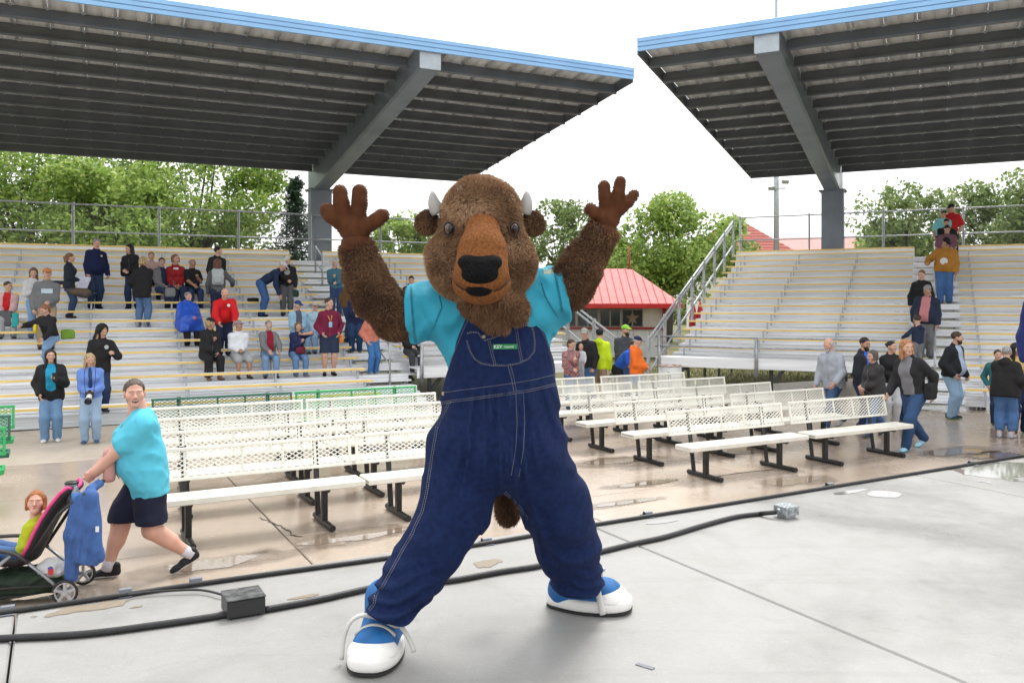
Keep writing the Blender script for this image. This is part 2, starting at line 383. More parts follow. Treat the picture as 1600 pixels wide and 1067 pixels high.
def side_rail(root, x, z1, sgn):
    # sloping guard at the open end of a bleacher
    y0, y1 = .3, (ROWS-1)*RUN+.5; z0 = z1+3*RISE+.25; zt = z1+(ROWS-1)*RISE+1.25; N_ = 7
    P = lambda t, dz: (x, y0+(y1-y0)*t, z0+(zt-z0)*t+dz)
    for dz in (0, -.14, -.85): tubeobj('side_rail', [P(0, dz), P(1, dz)], .03, M_galv, root)
    for k in range(N_+1):
        t = k/N_; p = P(t, 0); obj('side_post', MB().box((0, 0, -.62), (.07, .09, 1.35)), M_galv, root, p)
    a, b = P(0, -.1), P(1, -.1); Lh = y1-y0
    m = MB().add([(0,0,-1),(Lh,0,-1+zt-z0),(Lh,0,zt-z0),(0,0,0)], [(0,1,2,3)])
    obj('side_netting', m, M_link, root, a, (0, 0, R(90)))
side_rail(rootB, XB(-6.42), ZB1, -1)
side_rail(rootA, XA(11.72), ZA1, 1)
# stairs from the ground up to the right aisle, wide concrete-coloured treads
# ------------------------------------------------------------------ canopies
def canopy(label, th, nf, zf, nr, zr, e0, e1, beams, e_mid):
    root = empty('canopy_roof', W(frame(th), e_mid, nr), th); tag(root, label, 'roof', 'grandstand canopies')
    X = lambda e: e-e_mid
    D = nr-nf; sl = (zf-zr)/D; ang = math.atan(sl)
    ZZ = lambda y: zr+(-y)*sl                        # local y runs from -D (front) to 0 (rear)
    PW = .61; k = ('panel', round(D, 2))
    m = MB()
    xs_ = [0, .045, .075, .30, .31, .33, .34, PW-.075, PW-.045, PW]; zs_ = [.07, .07, 0, 0, .012, .012, 0, 0, .07, .07]
    nn = len(xs_)
    V = []
    for yy in (-D, .25):
        for off in (0, .012):
            for x_, z_ in zip(xs_, zs_): V.append((x_, yy, ZZ(yy)+z_+off))
    fs = []
    for i in range(nn-1):
        fs.append((i, i+2*nn, i+1+2*nn, i+1)[::-1] if False else (i, i+2*nn, i+2*nn+1, i+1)); fs.append((i+nn, i+nn+1, i+3*nn+1, i+3*nn))
    m.add(V, fs); pm = m.mesh('roof_panel')
    e = e0
    while e+PW <= e1+.01: obj('roof_panel', pm, M_deck, root, (X(e), 0, 0)); e += PW+.004
    L = e1-e0; NP = 12
    bs = sorted(beams); cuts = [e0]+[q for b_ in bs for q in (b_-.285, b_+.285)]+[e1]
    for i in range(NP):
        yy = -D+.75+(D-.85)*i/(NP-1); zz = ZZ(yy)
        for j in range(0, len(cuts), 2):
            a, b_ = cuts[j], cuts[j+1]
            pm2 = MB().extrude([(-.075,-.255),(.01,-.255),(.01,-.02),(.075,-.02),(.075,-.004),(-.008,-.004),(-.008,-.238),(-.06,-.238),(-.06,-.215),(-.075,-.215)], 0, b_-a)
            p = obj('purlin', pm2, M_purl, root, (X(a), yy, zz))
            c = MB(); q = e0+(math.ceil((a-e0)/(PW+.004)))*(PW+.004)
            while q < b_-.02: c.box((q-a, -.03, -.005), (.035, .04, .05)); q += PW+.004
            obj('panel_clip', c, M_galv, p)
    # fascia: three stepped blue boards
    zf0 = ZZ(-D)
    for i in range(3):
        obj('fascia_board', MB().rbox((L/2, -.03-.012*i, 0), (L+.06, .05, .092), .006), M_blue, root, (X(e0), -D-.02, zf0-.085+.098*i))
    for s, xe in ((-1, e0), (1, e1)):
        m = MB(); xx = X(xe)+s*.03
        a = Vector((xx, -D, ZZ(-D)-.06)); b_ = Vector((xx, .25, ZZ(.25)-.06)); c = (a+b_)/2
        m.rbox((0, 0, 0), (.05, (b_-a).length, .26), .006, rot=(-ang, 0, 0)); obj('rake_trim', m, M_purl, root, c)
    for b_ in bs:
        x = X(b_); yf, yr = -D+.02, -.10
        m = MB(); w2 = .26; r_ = .05
        def ring(yy, d): 
            z_ = ZZ(yy)-.012; return [(x-w2, yy, z_), (x-w2, yy, z_-d+r_), (x-w2+r_, yy, z_-d), (x+w2-r_, yy, z_-d), (x+w2, yy, z_-d+r_), (x+w2, yy, z_)]
        rr = [ring(yf, .50), ring(yr-1.1, .86), ring(yr+.75, .9)]
        V = [p for q in rr for p in q]; fs = []
        for i in range(2):
            for k_ in range(6): fs.append((i*6+k_, i*6+(k_+1) % 6, i*6+6+(k_+1) % 6, i*6+6+k_))
        fs.append((0,1,2,3,4,5)[::-1]); fs.append(tuple(range(12, 18)))
        m.add(V, fs); obj('beam', m, M_beam, root)
        obj('beam_end_cap', MB().rbox((x, yf-.012, ZZ(yf)-.262), (.50, .02, .485), .03), mat('beam_cap_paint', (.42,.47,.53), .4, var=.05), root)
        zc = ZZ(yr)-.85
        obj('column', MB().rbox((x, yr+.1, zc/2), (.70, .55, zc), .03), M_beam, root)
        obj('cap_plate', MB().rbox((x, yr+.1, zc+.0), (.86, .70, .05), .006), M_beam, root)
        bl = MB(); [bl.lathe([(.025, 0), (.025, .035)], 6, (x+sx*.38, yr+.1+sy*.3, zc-.06)) for sx in (-1, 1) for sy in (-1, 1)]
        obj('bolts', bl, M_galv, root)
    return root
canopy('left grey steel canopy with blue fascia over the crowded bleacher', TA, 17.70, 8.0, 28.5, 6.92, -9.0, 11.89, [6.53, -7.4], 2.0)
canopy('right grey steel canopy with blue fascia over the emptier bleacher', -TB, 17.86, 7.95, 30.56, 6.92, -5.83, 10.0, [-3.1, 10.6-1.2], 1.0)
# ------------------------------------------------------------------ perforated steel benches
BL = 2.10
def diamond_panel(w_, h_, px_=.037, pz=.0205, sw=.0100):
    m = MB(); nx = int(w_/px_); nz = int(h_/pz); px_ = w_/nx; pz = h_/nz
    V = []; fs = []
    def strand(a, b_):
        a = Vector(a); b_ = Vector(b_); d = (b_-a).normalized(); s_ = Vector((-d.z, 0, d.x))*sw/2; o = len(V)
        n_ = Vector((0, .0025, 0))
        V.extend([a-s_-n_, b_-s_-n_, b_+s_+n_, a+s_+n_]); fs.append((o, o+1, o+2, o+3))
    for i in range(nx):
        for j in range(nz):
            x, z = i*px_, j*pz
            if (i+j) % 2 == 0: strand((x, 0, z), (x+px_, 0, z+pz))
            else: strand((x, 0, z+pz), (x+px_, 0, z))
    m.add(V, fs); return m
BM = {}
def bench_meshes():
    TI = R(-12)
    s = MB(); s.rbox((BL/2, .15, .425), (BL-.01, .31, .022), .006)
    s2 = MB()
    for y in (.0, .30): s2.rbox((BL/2, y, .425), (BL-.01, .03, .062), .008)
    for x in (.02, BL-.02): s2.rbox((x, .15, .425), (.03, .29, .061), .008)
    BM['seat'] = s.mesh('seat'); BM['rim'] = s2.mesh('seat_rim')
    b = MB(); H_ = .33
    for z in (.02, H_-.02): b.rbox((BL/2, 0, z), (BL-.01, .026, .036), .006)
    for x in (.025, BL-.025): b.rbox((x, 0, H_/2), (.032, .025, H_-.07), .006)
    BM['back'] = b.mesh('backrest')
    BM['stiff'] = MB().rbox((0, .012, H_/2), (.028, .012, H_-.07), .003).mesh('stiffener')
    BM['exp'] = diamond_panel(BL-.09, H_-.085).mesh('expanded_metal')
    l = MB()
    l.box((0, .16, .225), (.058, .058, .36))
    l.tube([(0, -.14, .035), (0, .50, .035)], .033, 10)
    l.tube([(0, .02, .385), (0, .36, .385)], .026, 8)
    l.box((0, .455, .44), (.055, .022, .86), rot=(R(-9), 0, 0))
    BM['leg'] = l.mesh('leg')
bench_meshes()
def bench(e, n, m, label, group):
    root = empty('bench', W(FS, e, n), TS); tag(root, label, 'bench', group)
    s = obj('seat', BM['seat'], m, root); obj('seat_rim', BM['rim'], m, s)
    b = obj('backrest', BM['back'], m, root, (0, .44, .535), (R(-11), 0, 0))
    [obj('stiffener', BM['stiff'], m, b, (x, 0, 0)) for x in (.40, .95, 1.36, BL-.40)]; tag(obj('expanded_metal', BM['exp'], m, b, (.045, .004, .042)), kind='stuff')
    for x in (.39, BL-.39): obj('leg', BM['leg'], M_black, root, (x, 0, 0))
ORD = ['first', 'second', 'third', 'fourth', 'fifth']
N0, DN = 8.47, 1.17
for k in range(5):
    for j, side in enumerate(('left', 'right')):
        if k < 4:
            m = M_white; lb = f'cream bench at {side} of {ORD[k]} row from the stage, in left block'
        else:
            m = (M_dgreen, M_green)[j]; lb = ('dark green perforated bench behind the cream rows at left', 'bright green perforated bench behind the cream rows at left')[j]
        bench(.72+.13*k+j*(BL+.03), N0-.10+k*DN, m, lb, 'cream benches left of the aisle' if k < 4 else 'green benches')
        bench(7.05+j*(BL+.12), N0-.22+k*DN*1.015, M_white, f'cream bench at {side} of {ORD[k]} row from the stage, in right block', 'cream benches right of the aisle')
for k, m, lb in ((2, M_green, 'bright green bench at the left photo edge, nearest of three'), (3, M_dgreen, 'dark green bench at the left photo edge, middle of three'), (4, M_green, 'bright green bench at the left photo edge, farthest of three')):
    bench(-.5-BL, N0+k*DN, m, lb, 'green benches')
# ------------------------------------------------------------------ smooth solids: distance fields meshed with surface nets
_tab = np.random.default_rng(7).random((32, 32, 32)).astype(np.float32)
def vnoise(x, y, z):
    x, y, z = np.broadcast_arrays(x, y, z); out = 0
    ix, iy, iz = [np.floor(a).astype(np.int32) for a in (x, y, z)]
    fx, fy, fz = x-ix, y-iy, z-iz
    fx, fy, fz = [a*a*(3-2*a) for a in (fx, fy, fz)]
    for a in (0, 1):
        for b in (0, 1):
            for c in (0, 1):
                out = out+_tab[(ix+a) & 31, (iy+b) & 31, (iz+c) & 31]*(fx if a else 1-fx)*(fy if b else 1-fy)*(fz if c else 1-fz)
    return out*2-1
class SD:
    def __init__(s, lo, hi, h):
        s.h = h; s.lo = np.array(lo, float); n = np.ceil((np.array(hi)-s.lo)/h).astype(int)+1; s.n = n
        s.ax = [(s.lo[i]+h*np.arange(n[i])).astype(np.float32) for i in range(3)]
        s.D = np.full(tuple(n), 1.0, np.float32)
    def sl(s, lo, hi):
        r = []
        for i in range(3):
            a = max(0, int((lo[i]-s.lo[i])/s.h)); b = min(s.n[i], int((hi[i]-s.lo[i])/s.h)+2)
            if b <= a: return None
            r.append(slice(a, b))
        return tuple(r)
    def grid(s, q): return s.ax[0][q[0]][:, None, None], s.ax[1][q[1]][None, :, None], s.ax[2][q[2]][None, None, :]
    def full(s): return s.grid((slice(None),)*3)
    def blend(s, q, d, k, mode='u'):
        A = s.D[q]
        if mode == 'u':
            if k > 0:
                h = np.maximum(k-np.abs(A-d), 0)/k; s.D[q] = np.minimum(A, d)-h*h*k*.25
            else: s.D[q] = np.minimum(A, d)
        else:   # subtract
            if k > 0:
                h = np.maximum(k-np.abs(A+d), 0)/k; s.D[q] = np.maximum(A, -d)+h*h*k*.25
            else: s.D[q] = np.maximum(A, -d)
    def cone(s, a, b, ra, rb, k=.02, sc=None, mode='u'):
        a = np.array(a, float); b = np.array(b, float); m = max(ra, rb)*1.02+k+3*s.h
        q = s.sl(np.minimum(a, b)-m, np.maximum(a, b)+m)
        if q is None: return s
        X, Y, Z = s.grid(q); ab = b-a; L2 = max(float(ab@ab), 1e-9)
        t = np.clip(((X-a[0])*ab[0]+(Y-a[1])*ab[1]+(Z-a[2])*ab[2])/L2, 0, 1)
        d = np.sqrt((X-a[0]-t*ab[0])**2+(Y-a[1]-t*ab[1])**2+(Z-a[2]-t*ab[2])**2)-(ra+(rb-ra)*t)
        s.blend(q, d.astype(np.float32), k, mode); return s
    def ell(s, c, r, k=.02, rot=None, mode='u'):
        c = np.array(c, float); r = np.array(r, float); m = r.max()+k+3*s.h
        q = s.sl(c-m, c+m)
        if q is None: return s
        X, Y, Z = s.grid(q); X = X-c[0]; Y = Y-c[1]; Z = Z-c[2]
        if rot is not None:
            Mi = np.array(rot if not isinstance(rot, tuple) else Euler(rot).to_matrix()).T
            X, Y, Z = Mi[0,0]*X+Mi[0,1]*Y+Mi[0,2]*Z, Mi[1,0]*X+Mi[1,1]*Y+Mi[1,2]*Z, Mi[2,0]*X+Mi[2,1]*Y+Mi[2,2]*Z
        k0 = np.sqrt((X/r[0])**2+(Y/r[1])**2+(Z/r[2])**2); k1 = np.sqrt((X/r[0]**2)**2+(Y/r[1]**2)**2+(Z/r[2]**2)**2)
        d = k0*(k0-1)/np.maximum(k1, 1e-6)
        s.blend(q, d.astype(np.float32), k, mode); return s
    def cut(s, p, n):                     # keep the side that n points away from
        X, Y, Z = s.full(); s.D = np.maximum(s.D, (X-p[0])*n[0]+(Y-p[1])*n[1]+(Z-p[2])*n[2]); return s
    def sample(s, P):
        P = np.asarray(P, float); g = (P-s.lo)/s.h; i = np.clip(np.floor(g).astype(int), 0, s.n-2); f = np.clip(g-i, 0, 1); out = 0
        for a in (0, 1):
            for b in (0, 1):
                for c in (0, 1):
                    out = out+s.D[i[..., 0]+a, i[..., 1]+b, i[..., 2]+c]*(f[..., 0] if a else 1-f[..., 0])*(f[..., 1] if b else 1-f[..., 1])*(f[..., 2] if c else 1-f[..., 2])
        return out
    def nets(s):
        D = s.D; D[0], D[-1] = np.maximum(D[0], .001), np.maximum(D[-1], .001); D[:, 0] = np.maximum(D[:, 0], .001); D[:, -1] = np.maximum(D[:, -1], .001); D[:, :, 0] = np.maximum(D[:, :, 0], .001); D[:, :, -1] = np.maximum(D[:, :, -1], .001)
        I = D < 0; c = I[:-1, :-1, :-1].astype(np.int8)
        for a, b, d in ((1,0,0),(0,1,0),(0,0,1),(1,1,0),(1,0,1),(0,1,1),(1,1,1)):
            c = c+I[a:D.shape[0]-1+a, b:D.shape[1]-1+b, d:D.shape[2]-1+d]
        act = np.argwhere((c > 0) & (c < 8)); idm = np.full(c.shape, -1, np.int32); idm[tuple(act.T)] = np.arange(len(act))
        pos = np.zeros((len(act), 3), np.float32); cnt = np.zeros(len(act), np.float32)
        off = np.array([(i, j, k) for i in (0, 1) for j in (0, 1) for k in (0, 1)])
        vals = {tuple(o): D[act[:, 0]+o[0], act[:, 1]+o[1], act[:, 2]+o[2]] for o in off}
        for o in off:
            for ax in range(3):
                if o[ax] == 0:
                    o2 = o.copy(); o2[ax] = 1; va, vb = vals[tuple(o)], vals[tuple(o2)]
                    m = (va < 0) != (vb < 0); t = np.where(m, va/np.where(m, va-vb, 1), 0)
                    p = np.tile(o.astype(np.float32), (len(act), 1)); p[:, ax] += t
                    pos += p*m[:, None]; cnt += m
        V = (act+pos/np.maximum(cnt, 1)[:, None])*s.h+s.lo
        Q = []
        for ax in range(3):
            a = [slice(None)]*3; b = [slice(None)]*3; a[ax] = slice(0, -1); b[ax] = slice(1, None)
            ia, ib = I[tuple(a)], I[tuple(b)]; e = np.argwhere(ia != ib)
            u, v = (ax+1) % 3, (ax+2) % 3
            e = e[(e[:, u] > 0) & (e[:, v] > 0) & (e[:, u] < D.shape[u]-1) & (e[:, v] < D.shape[v]-1)]
            def cell(du, dv):
                q = e.copy(); q[:, u] += du; q[:, v] += dv; return idm[tuple(q.T)]
            f = np.stack([cell(-1, -1), cell(0, -1), cell(0, 0), cell(-1, 0)], 1)
            fl = ~ia[tuple(e.T)]; f[fl] = f[fl][:, ::-1]; Q.append(f)
        Q = np.concatenate(Q) if Q else np.zeros((0, 4), int)
        return V, Q
def smooth_verts(V, Q, it=1, lam=.5):
    for _ in range(it):
        acc = np.zeros_like(V); cn = np.zeros(len(V))
        for a, b in ((0, 1), (1, 2), (2, 3), (3, 0)):
            np.add.at(acc, Q[:, a], V[Q[:, b]]); np.add.at(cn, Q[:, a], 1); np.add.at(acc, Q[:, b], V[Q[:, a]]); np.add.at(cn, Q[:, b], 1)
        V = V*(1-lam)+lam*acc/np.maximum(cn, 1)[:, None]
    return V
# ------------------------------------------------------------------ the person in the bison costume
BY = 3.46
def bp(x, y, Y=BY): return np.array(at_Y(x, y, Y))
def pm(px, Y=BY): return px/F*Y
broot = empty('person', at_z(765, 1008, ST)); tag(broot, 'person in furry brown bison costume, blue overalls and turquoise shirt, arms raised, on stage', 'person')
BL0 = np.array(broot.location)
def fieldobj(name, s, m, parent, smooth_it=1, off=None):
    V, Q = s.nets(); V = smooth_verts(V, Q, smooth_it); return obj(name, npmesh(name, V-BL0, Q), m, parent), V, Q
def fur(name, V, Q, parent, m, count, length, width, down=.6, spread=.6, seed=1, keep=None, lift=.6, flow=None):
    rg = np.random.default_rng(seed)
    P = V[Q]; c = P.mean(1); nr = np.cross(P[:, 2]-P[:, 0], P[:, 3]-P[:, 1]); ar = np.linalg.norm(nr, axis=1); nr = nr/np.maximum(ar, 1e-9)[:, None]
    if keep is not None: ar = ar*keep(c, nr)
    f = rg.choice(len(Q), count, p=ar/ar.sum()); u, v = rg.random(count)[:, None], rg.random(count)[:, None]
    p = (P[f, 0]*(1-u)+P[f, 1]*u)*(1-v)+(P[f, 3]*(1-u)+P[f, 2]*u)*v; n = nr[f]
    big = np.stack([vnoise(p[:, 0]*14+k*9, p[:, 1]*14, p[:, 2]*14) for k in range(3)], 1)
    d = n*lift+np.array([0, 0, -1])*down+big*spread+rg.normal(size=(count, 3))*.22
    if flow is not None: d = d+flow(p)
    d -= n*np.minimum(0, (d*n).sum(1)-.22)[:, None]
    d /= np.linalg.norm(d, axis=1)[:, None]
    L = length*(.6+.8*rg.random(count))[:, None]
    sd = np.cross(d, rg.normal(size=(count, 3))); sd /= np.linalg.norm(sd, axis=1)[:, None]; sd *= width
    mid = p+d*L*.55; cu = rg.normal(size=(count, 3))*.3+np.array([0, 0, -.25]); tip = mid+(d+cu)/np.linalg.norm(d+cu, axis=1)[:, None]*L*.5
    base = p-n*.004
    VV = np.stack([base-sd*.5, base+sd*.5, mid+sd*.5, mid-sd*.5, tip], 1).reshape(-1, 3)-BL0
    i = np.arange(count)[:, None]*5; F1 = i+np.array([0, 1, 2]); F2 = i+np.array([0, 2, 3]); F3 = i+np.array([3, 2, 4])
    o = obj(name, npmesh(name, VV, np.concatenate([F1, F2, F3]), False), m, parent); tag(o, kind='stuff'); return o
def furmat(name, a, b, c):
    m = bpy.data.materials.new(name); m.use_nodes = True; t = m.node_tree; N = t.nodes; L = t.links; bs = N['Principled BSDF']
    g = N.new('ShaderNodeNewGeometry'); r = N.new('ShaderNodeValToRGB'); e = r.color_ramp.elements
    e[0].color = (*lin(a), 1); e[1].color = (*lin(c), 1); x = e.new(.5); x.color = (*lin(b), 1)
    tc = N.new('ShaderNodeTexCoord'); n = N.new('ShaderNodeTexNoise'); n.inputs['Scale'].default_value = 9; n.inputs['Detail'].default_value = 3; L.new(tc.outputs['Object'], n.inputs['Vector'])
    ad = N.new('ShaderNodeMath'); ad.operation = 'MULTIPLY_ADD'; ad.inputs[1].default_value = .45; L.new(g.outputs['Random Per Island'], ad.inputs[0])
    mu = N.new('ShaderNodeMapRange'); mu.inputs[1].default_value = .3; mu.inputs[2].default_value = .7; mu.inputs[3].default_value = 0; mu.inputs[4].default_value = .55; L.new(n.outputs['Fac'], mu.inputs[0]); L.new(mu.outputs[0], ad.inputs[2])
    L.new(ad.outputs[0], r.inputs[0]); L.new(r.outputs[0], bs.inputs['Base Color']); bs.inputs['Roughness'].default_value = .75; bs.inputs['Specular IOR Level'].default_value = .25; bs.inputs['Sheen Weight'].default_value = .1
    return m
M_furh = furmat('head_fur', (.185,.095,.045), (.33,.19,.10), (.50,.33,.20))
M_fura = furmat('arm_fur', (.072,.032,.014), (.15,.073,.034), (.25,.14,.073))
M_skinh = mat('fur_backing', (.13,.075,.042), .95, var=.3, vscale=60, bump=.8, bscale=90)
M_skina = mat('fur_backing_dark', (.07,.037,.02), .95, var=.4, vscale=70, bump=1, bscale=110)
M_muz = mat('muzzle_plush', (.215,.080,.025), .9, var=.2, vscale=90, bump=.8, bscale=170, spec=.15)
M_nose = mat('nose_black_fleece', (.007,.007,.008), .85, var=.5, vscale=160, bump=.8, bscale=200, spec=.12)
M_glove = mat('glove_brown_felt', (.085,.030,.012), .9, var=.14, vscale=25, bump=.25, bscale=220, spec=.2)
M_denim = mat('indigo_denim', (.0095,.0210,.078), .85, vscale=45, bump=.5, bscale=260, col2=(.0055,.0120,.048), detail=10, spec=.15)
M_tee = mat('turquoise_jersey', (.032,.30,.42), .75, var=.06, vscale=7, bump=.25, bscale=160, spec=.2)
M_thread = mat('pale_thread', (.24,.24,.25), .8)
M_horn = mat('horn_plastic', (.40,.385,.375), .35, var=.06)
M_brass = mat('antique_brass', (.33,.27,.17), .4, .7)
def wear(m, c, lo, hi, amt):            # rubbed ridges of the folds
    t = m.node_tree; N = t.nodes; L = t.links; bs = N['Principled BSDF']; src = bs.inputs['Base Color'].links[0].from_socket
    g_ = N.new('ShaderNodeNewGeometry'); q = N.new('ShaderNodeMapRange'); q.inputs[1].default_value = lo; q.inputs[2].default_value = hi; q.inputs[4].default_value = amt; L.new(g_.outputs['Pointiness'], q.inputs[0])
    x = N.new('ShaderNodeMix'); x.data_type = 'RGBA'; x.inputs[7].default_value = (*c, 1); L.new(q.outputs[0], x.inputs[0]); L.new(src, x.inputs[6]); L.new(x.outputs[2], bs.inputs['Base Color'])
wear(M_denim, (.028,.050,.13), .51, .58, .45)
# --- overalls (legs, hips, bib)
def torso_prims(s, o, k=.06):
    s.ell(bp(777, 685), (pm(93)+o, .195+o, .18+o), k)
    s.ell(bp(779, 615), (pm(84)+o, .19+o, .21+o), k)
    s.ell(bp(777, 545), (pm(80)+o, .165+o, .19+o), k)
    s.cone(bp(700, 487), bp(845, 475), .095+o, .09+o, k)
s = SD(bp(540, 1010, 3.0)-np.array([.12, .2, .05]), bp(985, 470, 4.1)+np.array([.0, .05, .02]), .011)
torso_prims(s, .020)
s.ell(bp(776, 500), (pm(80), .215, .15), .05); s.ell(bp(777, 545), (pm(74), .205, .17), .05)
LEG = [((731, 708), 3.46, .145), ((706, 795), 3.42, .135), ((679, 850), 3.38, .115), ((643, 900), 3.34, .101), ((608, 955), 3.27, .088)]
LEG2 = [((831, 708), 3.46, .148), ((868, 795), 3.55, .138), ((887, 850), 3.64, .120), ((901, 900), 3.72, .100), ((905, 922), 3.75, .098)]
for lg in (LEG, LEG2):
    for (p, Y, r), (p2, Y2, r2) in zip(lg, lg[1:]): s.cone(bp(*p, Y), bp(*p2, Y2), r, r2, .05)
X, Y, Z = s.full()
zc = lambda y: EYE-(y-Y0)/F*BY
# bib outline above the waist, front only
zk = [zc(720), zc(612), zc(560), zc(520), zc(488), zc(440)]; xl = [CX-200, 684, 703, 718, 733, 742]; xr = [CX+260, 873, 866, 852, 833, 822]
zz = s.ax[2]; lx = np.interp(zz, zk, [(v-CX)/F*(BY-.16) for v in xl]); rx = np.interp(zz, zk, [(v-CX)/F*(BY-.16) for v in xr])
mask = np.maximum(lx[None, None, :]-X, X-rx[None, None, :])
front = (Y-(BY+.02))+0*X
up = (Z > zc(615))
cutv = np.where(up, np.maximum(mask, front), -1)
topz = Z-zc(481)-(X-bp(735, 0)[0])*.12
s.D = np.maximum(s.D, np.maximum(cutv, topz))
# folds: long drag lines over the thighs, bunched rings at the ankles
def rid(v): return 1-np.abs(v)*2
sg = -np.tanh((X-bp(785, 0)[0])*7); fold = vnoise(X*5+Z*4, Y*5, Z*3.2-X*3)*.012+vnoise(X*15+sg*Z*7, Y*9, Z*7)*.006+rid(vnoise(X*5+sg*Z*10, Y*4+3, Z*3))*.011
a1 = bp(606, 957, 3.27); a2 = bp(905, 922, 3.75)
for a, amp in ((a1, .015), (a2, .014)):
    dd = np.sqrt((X-a[0])**2+(Y-a[1])**2+(Z-a[2])**2); t = np.clip(1-dd/.30, 0, 1)
    fold = fold+amp*t*np.sin((Z+.22*X*np.sign(a[0]))*115+vnoise(X*9, Y*9, Z*9)*3.2)
s.D = s.D-np.where(Z < zc(600), fold, fold*.35).astype(np.float32)
# open hems
s.cut(bp(600, 968, 3.26), (-.42*.5, -.12, -.95)); s.cut(bp(905, 930, 3.75)-np.array([0, 0, .0]), (0, 0, -1)) if False else None
ov, OV, OQ = fieldobj('overalls', s, M_denim, broot, 1)
SO = s
def hit(x, y, y0=2.95, y1=3.95, lift=.0):
    ys = np.arange(y0, y1, .004); P = np.array([at_Y(x, y, q) for q in ys]); d = SO.sample(P); k = np.argmax(d < 0)
    if d[k] >= 0: return None
    return Vector(P[max(k-1, 0)])-Vector((0, lift, 0))
def stitch(name, pts, parent, dash=True, w=.0011, step=.011, dbl=0, m=None, amp=0):
    mb = MB(); P = []
    for a, b in zip(pts, pts[1:]):
        L = math.hypot(b[0]-a[0], b[1]-a[1]); n = max(2, int(L/1.6))
        for i in range(n): t = i/n; P.append((a[0]+(b[0]-a[0])*t, a[1]+(b[1]-a[1])*t))
    P.append(pts[-1]); lines = [P]
    if dbl:
        Q_ = []
        for i, p in enumerate(P):
            q = P[min(i+1, len(P)-1)]; r_ = P[max(i-1, 0)]; tx, ty = q[0]-r_[0], q[1]-r_[1]; l = math.hypot(tx, ty) or 1
            Q_.append((p[0]-ty/l*dbl, p[1]+tx/l*dbl))
        lines.append(Q_)
    for ln in lines:
        H = [hit(*p) for p in ln]; H = [h for h in H if h]
        for i in range(0, len(H)-1, 2 if dash else 1):
            if (H[i+1]-H[i]).length < .03:
                mb.tube([H[i]-Vector(BL0), H[i+1]-Vector(BL0)], w, 4)
    if mb.v: tag(obj(name, mb, m or M_thread, parent), kind='stuff')
sm = [(690,628),(715,624),(740,621),(770,617),(800,613),(835,607),(872,598)]
stitch('waist_stitching', sm, ov, dbl=3)
stitch('waistband_stitching', [(x, y-14) for x, y in sm], ov)
stitch('fly_stitching', [(806,614),(808,660),(806,700),(799,742)], ov, dbl=-12)
stitch('centre_stitching', [(798,572),(803,590),(807,612)], ov, dbl=4)
stitch('side_seam', [(684,668),(676,715),(668,770),(661,800),(650,822),(645,835),(630,860),(612,893),(598,918),(588,930),(586,944),(578,953)], ov, dbl=3, w=.0014)
stitch('pocket_seam', [(704,627),(697,642),(690,655),(684,668)], ov, dbl=3)
stitch('inseam', [(790,768),(812,790),(826,810)], ov, dbl=3)
stitch('bib_edge_stitching', [(734,494),(722,520),(708,555),(695,592),(690,612)], ov)
stitch('bib_edge_stitching', [(822,484),(840,505),(853,530),(862,560),(867,592)], ov)
stitch('chest_pocket_stitching', [(730,532),(735,548),(742,560),(752,567),(768,570),(790,570),(810,567),(825,560),(834,549),(835,535),(833,520),(830,510),(812,508),(800,507)], ov, dbl=1.6)
stitch('pocket_flap_stitching', [(730,520),(738,518),(748,519),(752,526),(757,531),(768,528),(780,523),(784,518)], ov, dbl=1.6)
stitch('pencil_slot_stitching', [(766,533),(770,552),(775,569)], ov, dbl=3)
stitch('pencil_slot_stitching', [(808,512),(812,540),(817,565)], ov, dbl=3)
for x, y, r in ((693,615,.0085),(685,652,.0085),(756,526,.0075),(805,509,.0075)):
    h = hit(x, y)
    if h: obj('button', MB().lathe([(r,0),(r,.003),(r*.8,.005),(r*.3,.0035)], 12, h-Vector(BL0)+Vector((0,.002,0)), (R(90),0,0)).mesh('button', True), M_brass, ov)
h0, h1 = hit(770, 541), hit(808, 542)
if h0 and h1:
    d = (h1-h0); L_ = d.length; c = (h0+h1)/2-Vector(BL0)-Vector((0,.003,0)); ra = math.atan2(d.y, d.x)
    lb = obj('label_patch', MB().rbox((0,0,0), (L_, .002, pm(7.5)), .0008), mat('label_green', (.01,.22,.07), .6), ov, c, (R(-6), 0, ra))
    for i, (tx, sz, xo) in enumerate((('KEY', .0185, -L_*.46), ('Imperial', .0115, -L_*.03))):
        cu = bpy.data.curves.new('lettering', 'FONT'); cu.body = tx; cu.size = sz; cu.extrude = .0004
        t_ = bpy.data.objects.new('lettering_curve', cu); me_ = t_.to_mesh().copy(); t_.to_mesh_clear(); bpy.data.objects.remove(t_); t = bpy.data.objects.new('lettering', me_); COL.objects.link(t); t.parent = lb; t.location = (xo, -.0018, -sz*.34); t.rotation_euler = (R(90), 0, 0)
        me_.materials.clear(); me_.materials.append(mat('label_white', (.8,.8,.78), .6))
for pts in ([(735,492),(728,470),(716,450)], [(826,486),(830,468),(826,448)]):
    P = [bp(x, y, BY-.12+(492-y)*.0015) for x, y in pts]
    obj('strap', MB().tube([Vector(p-BL0) for p in P], .022, 8, flat=.25), M_denim, ov)
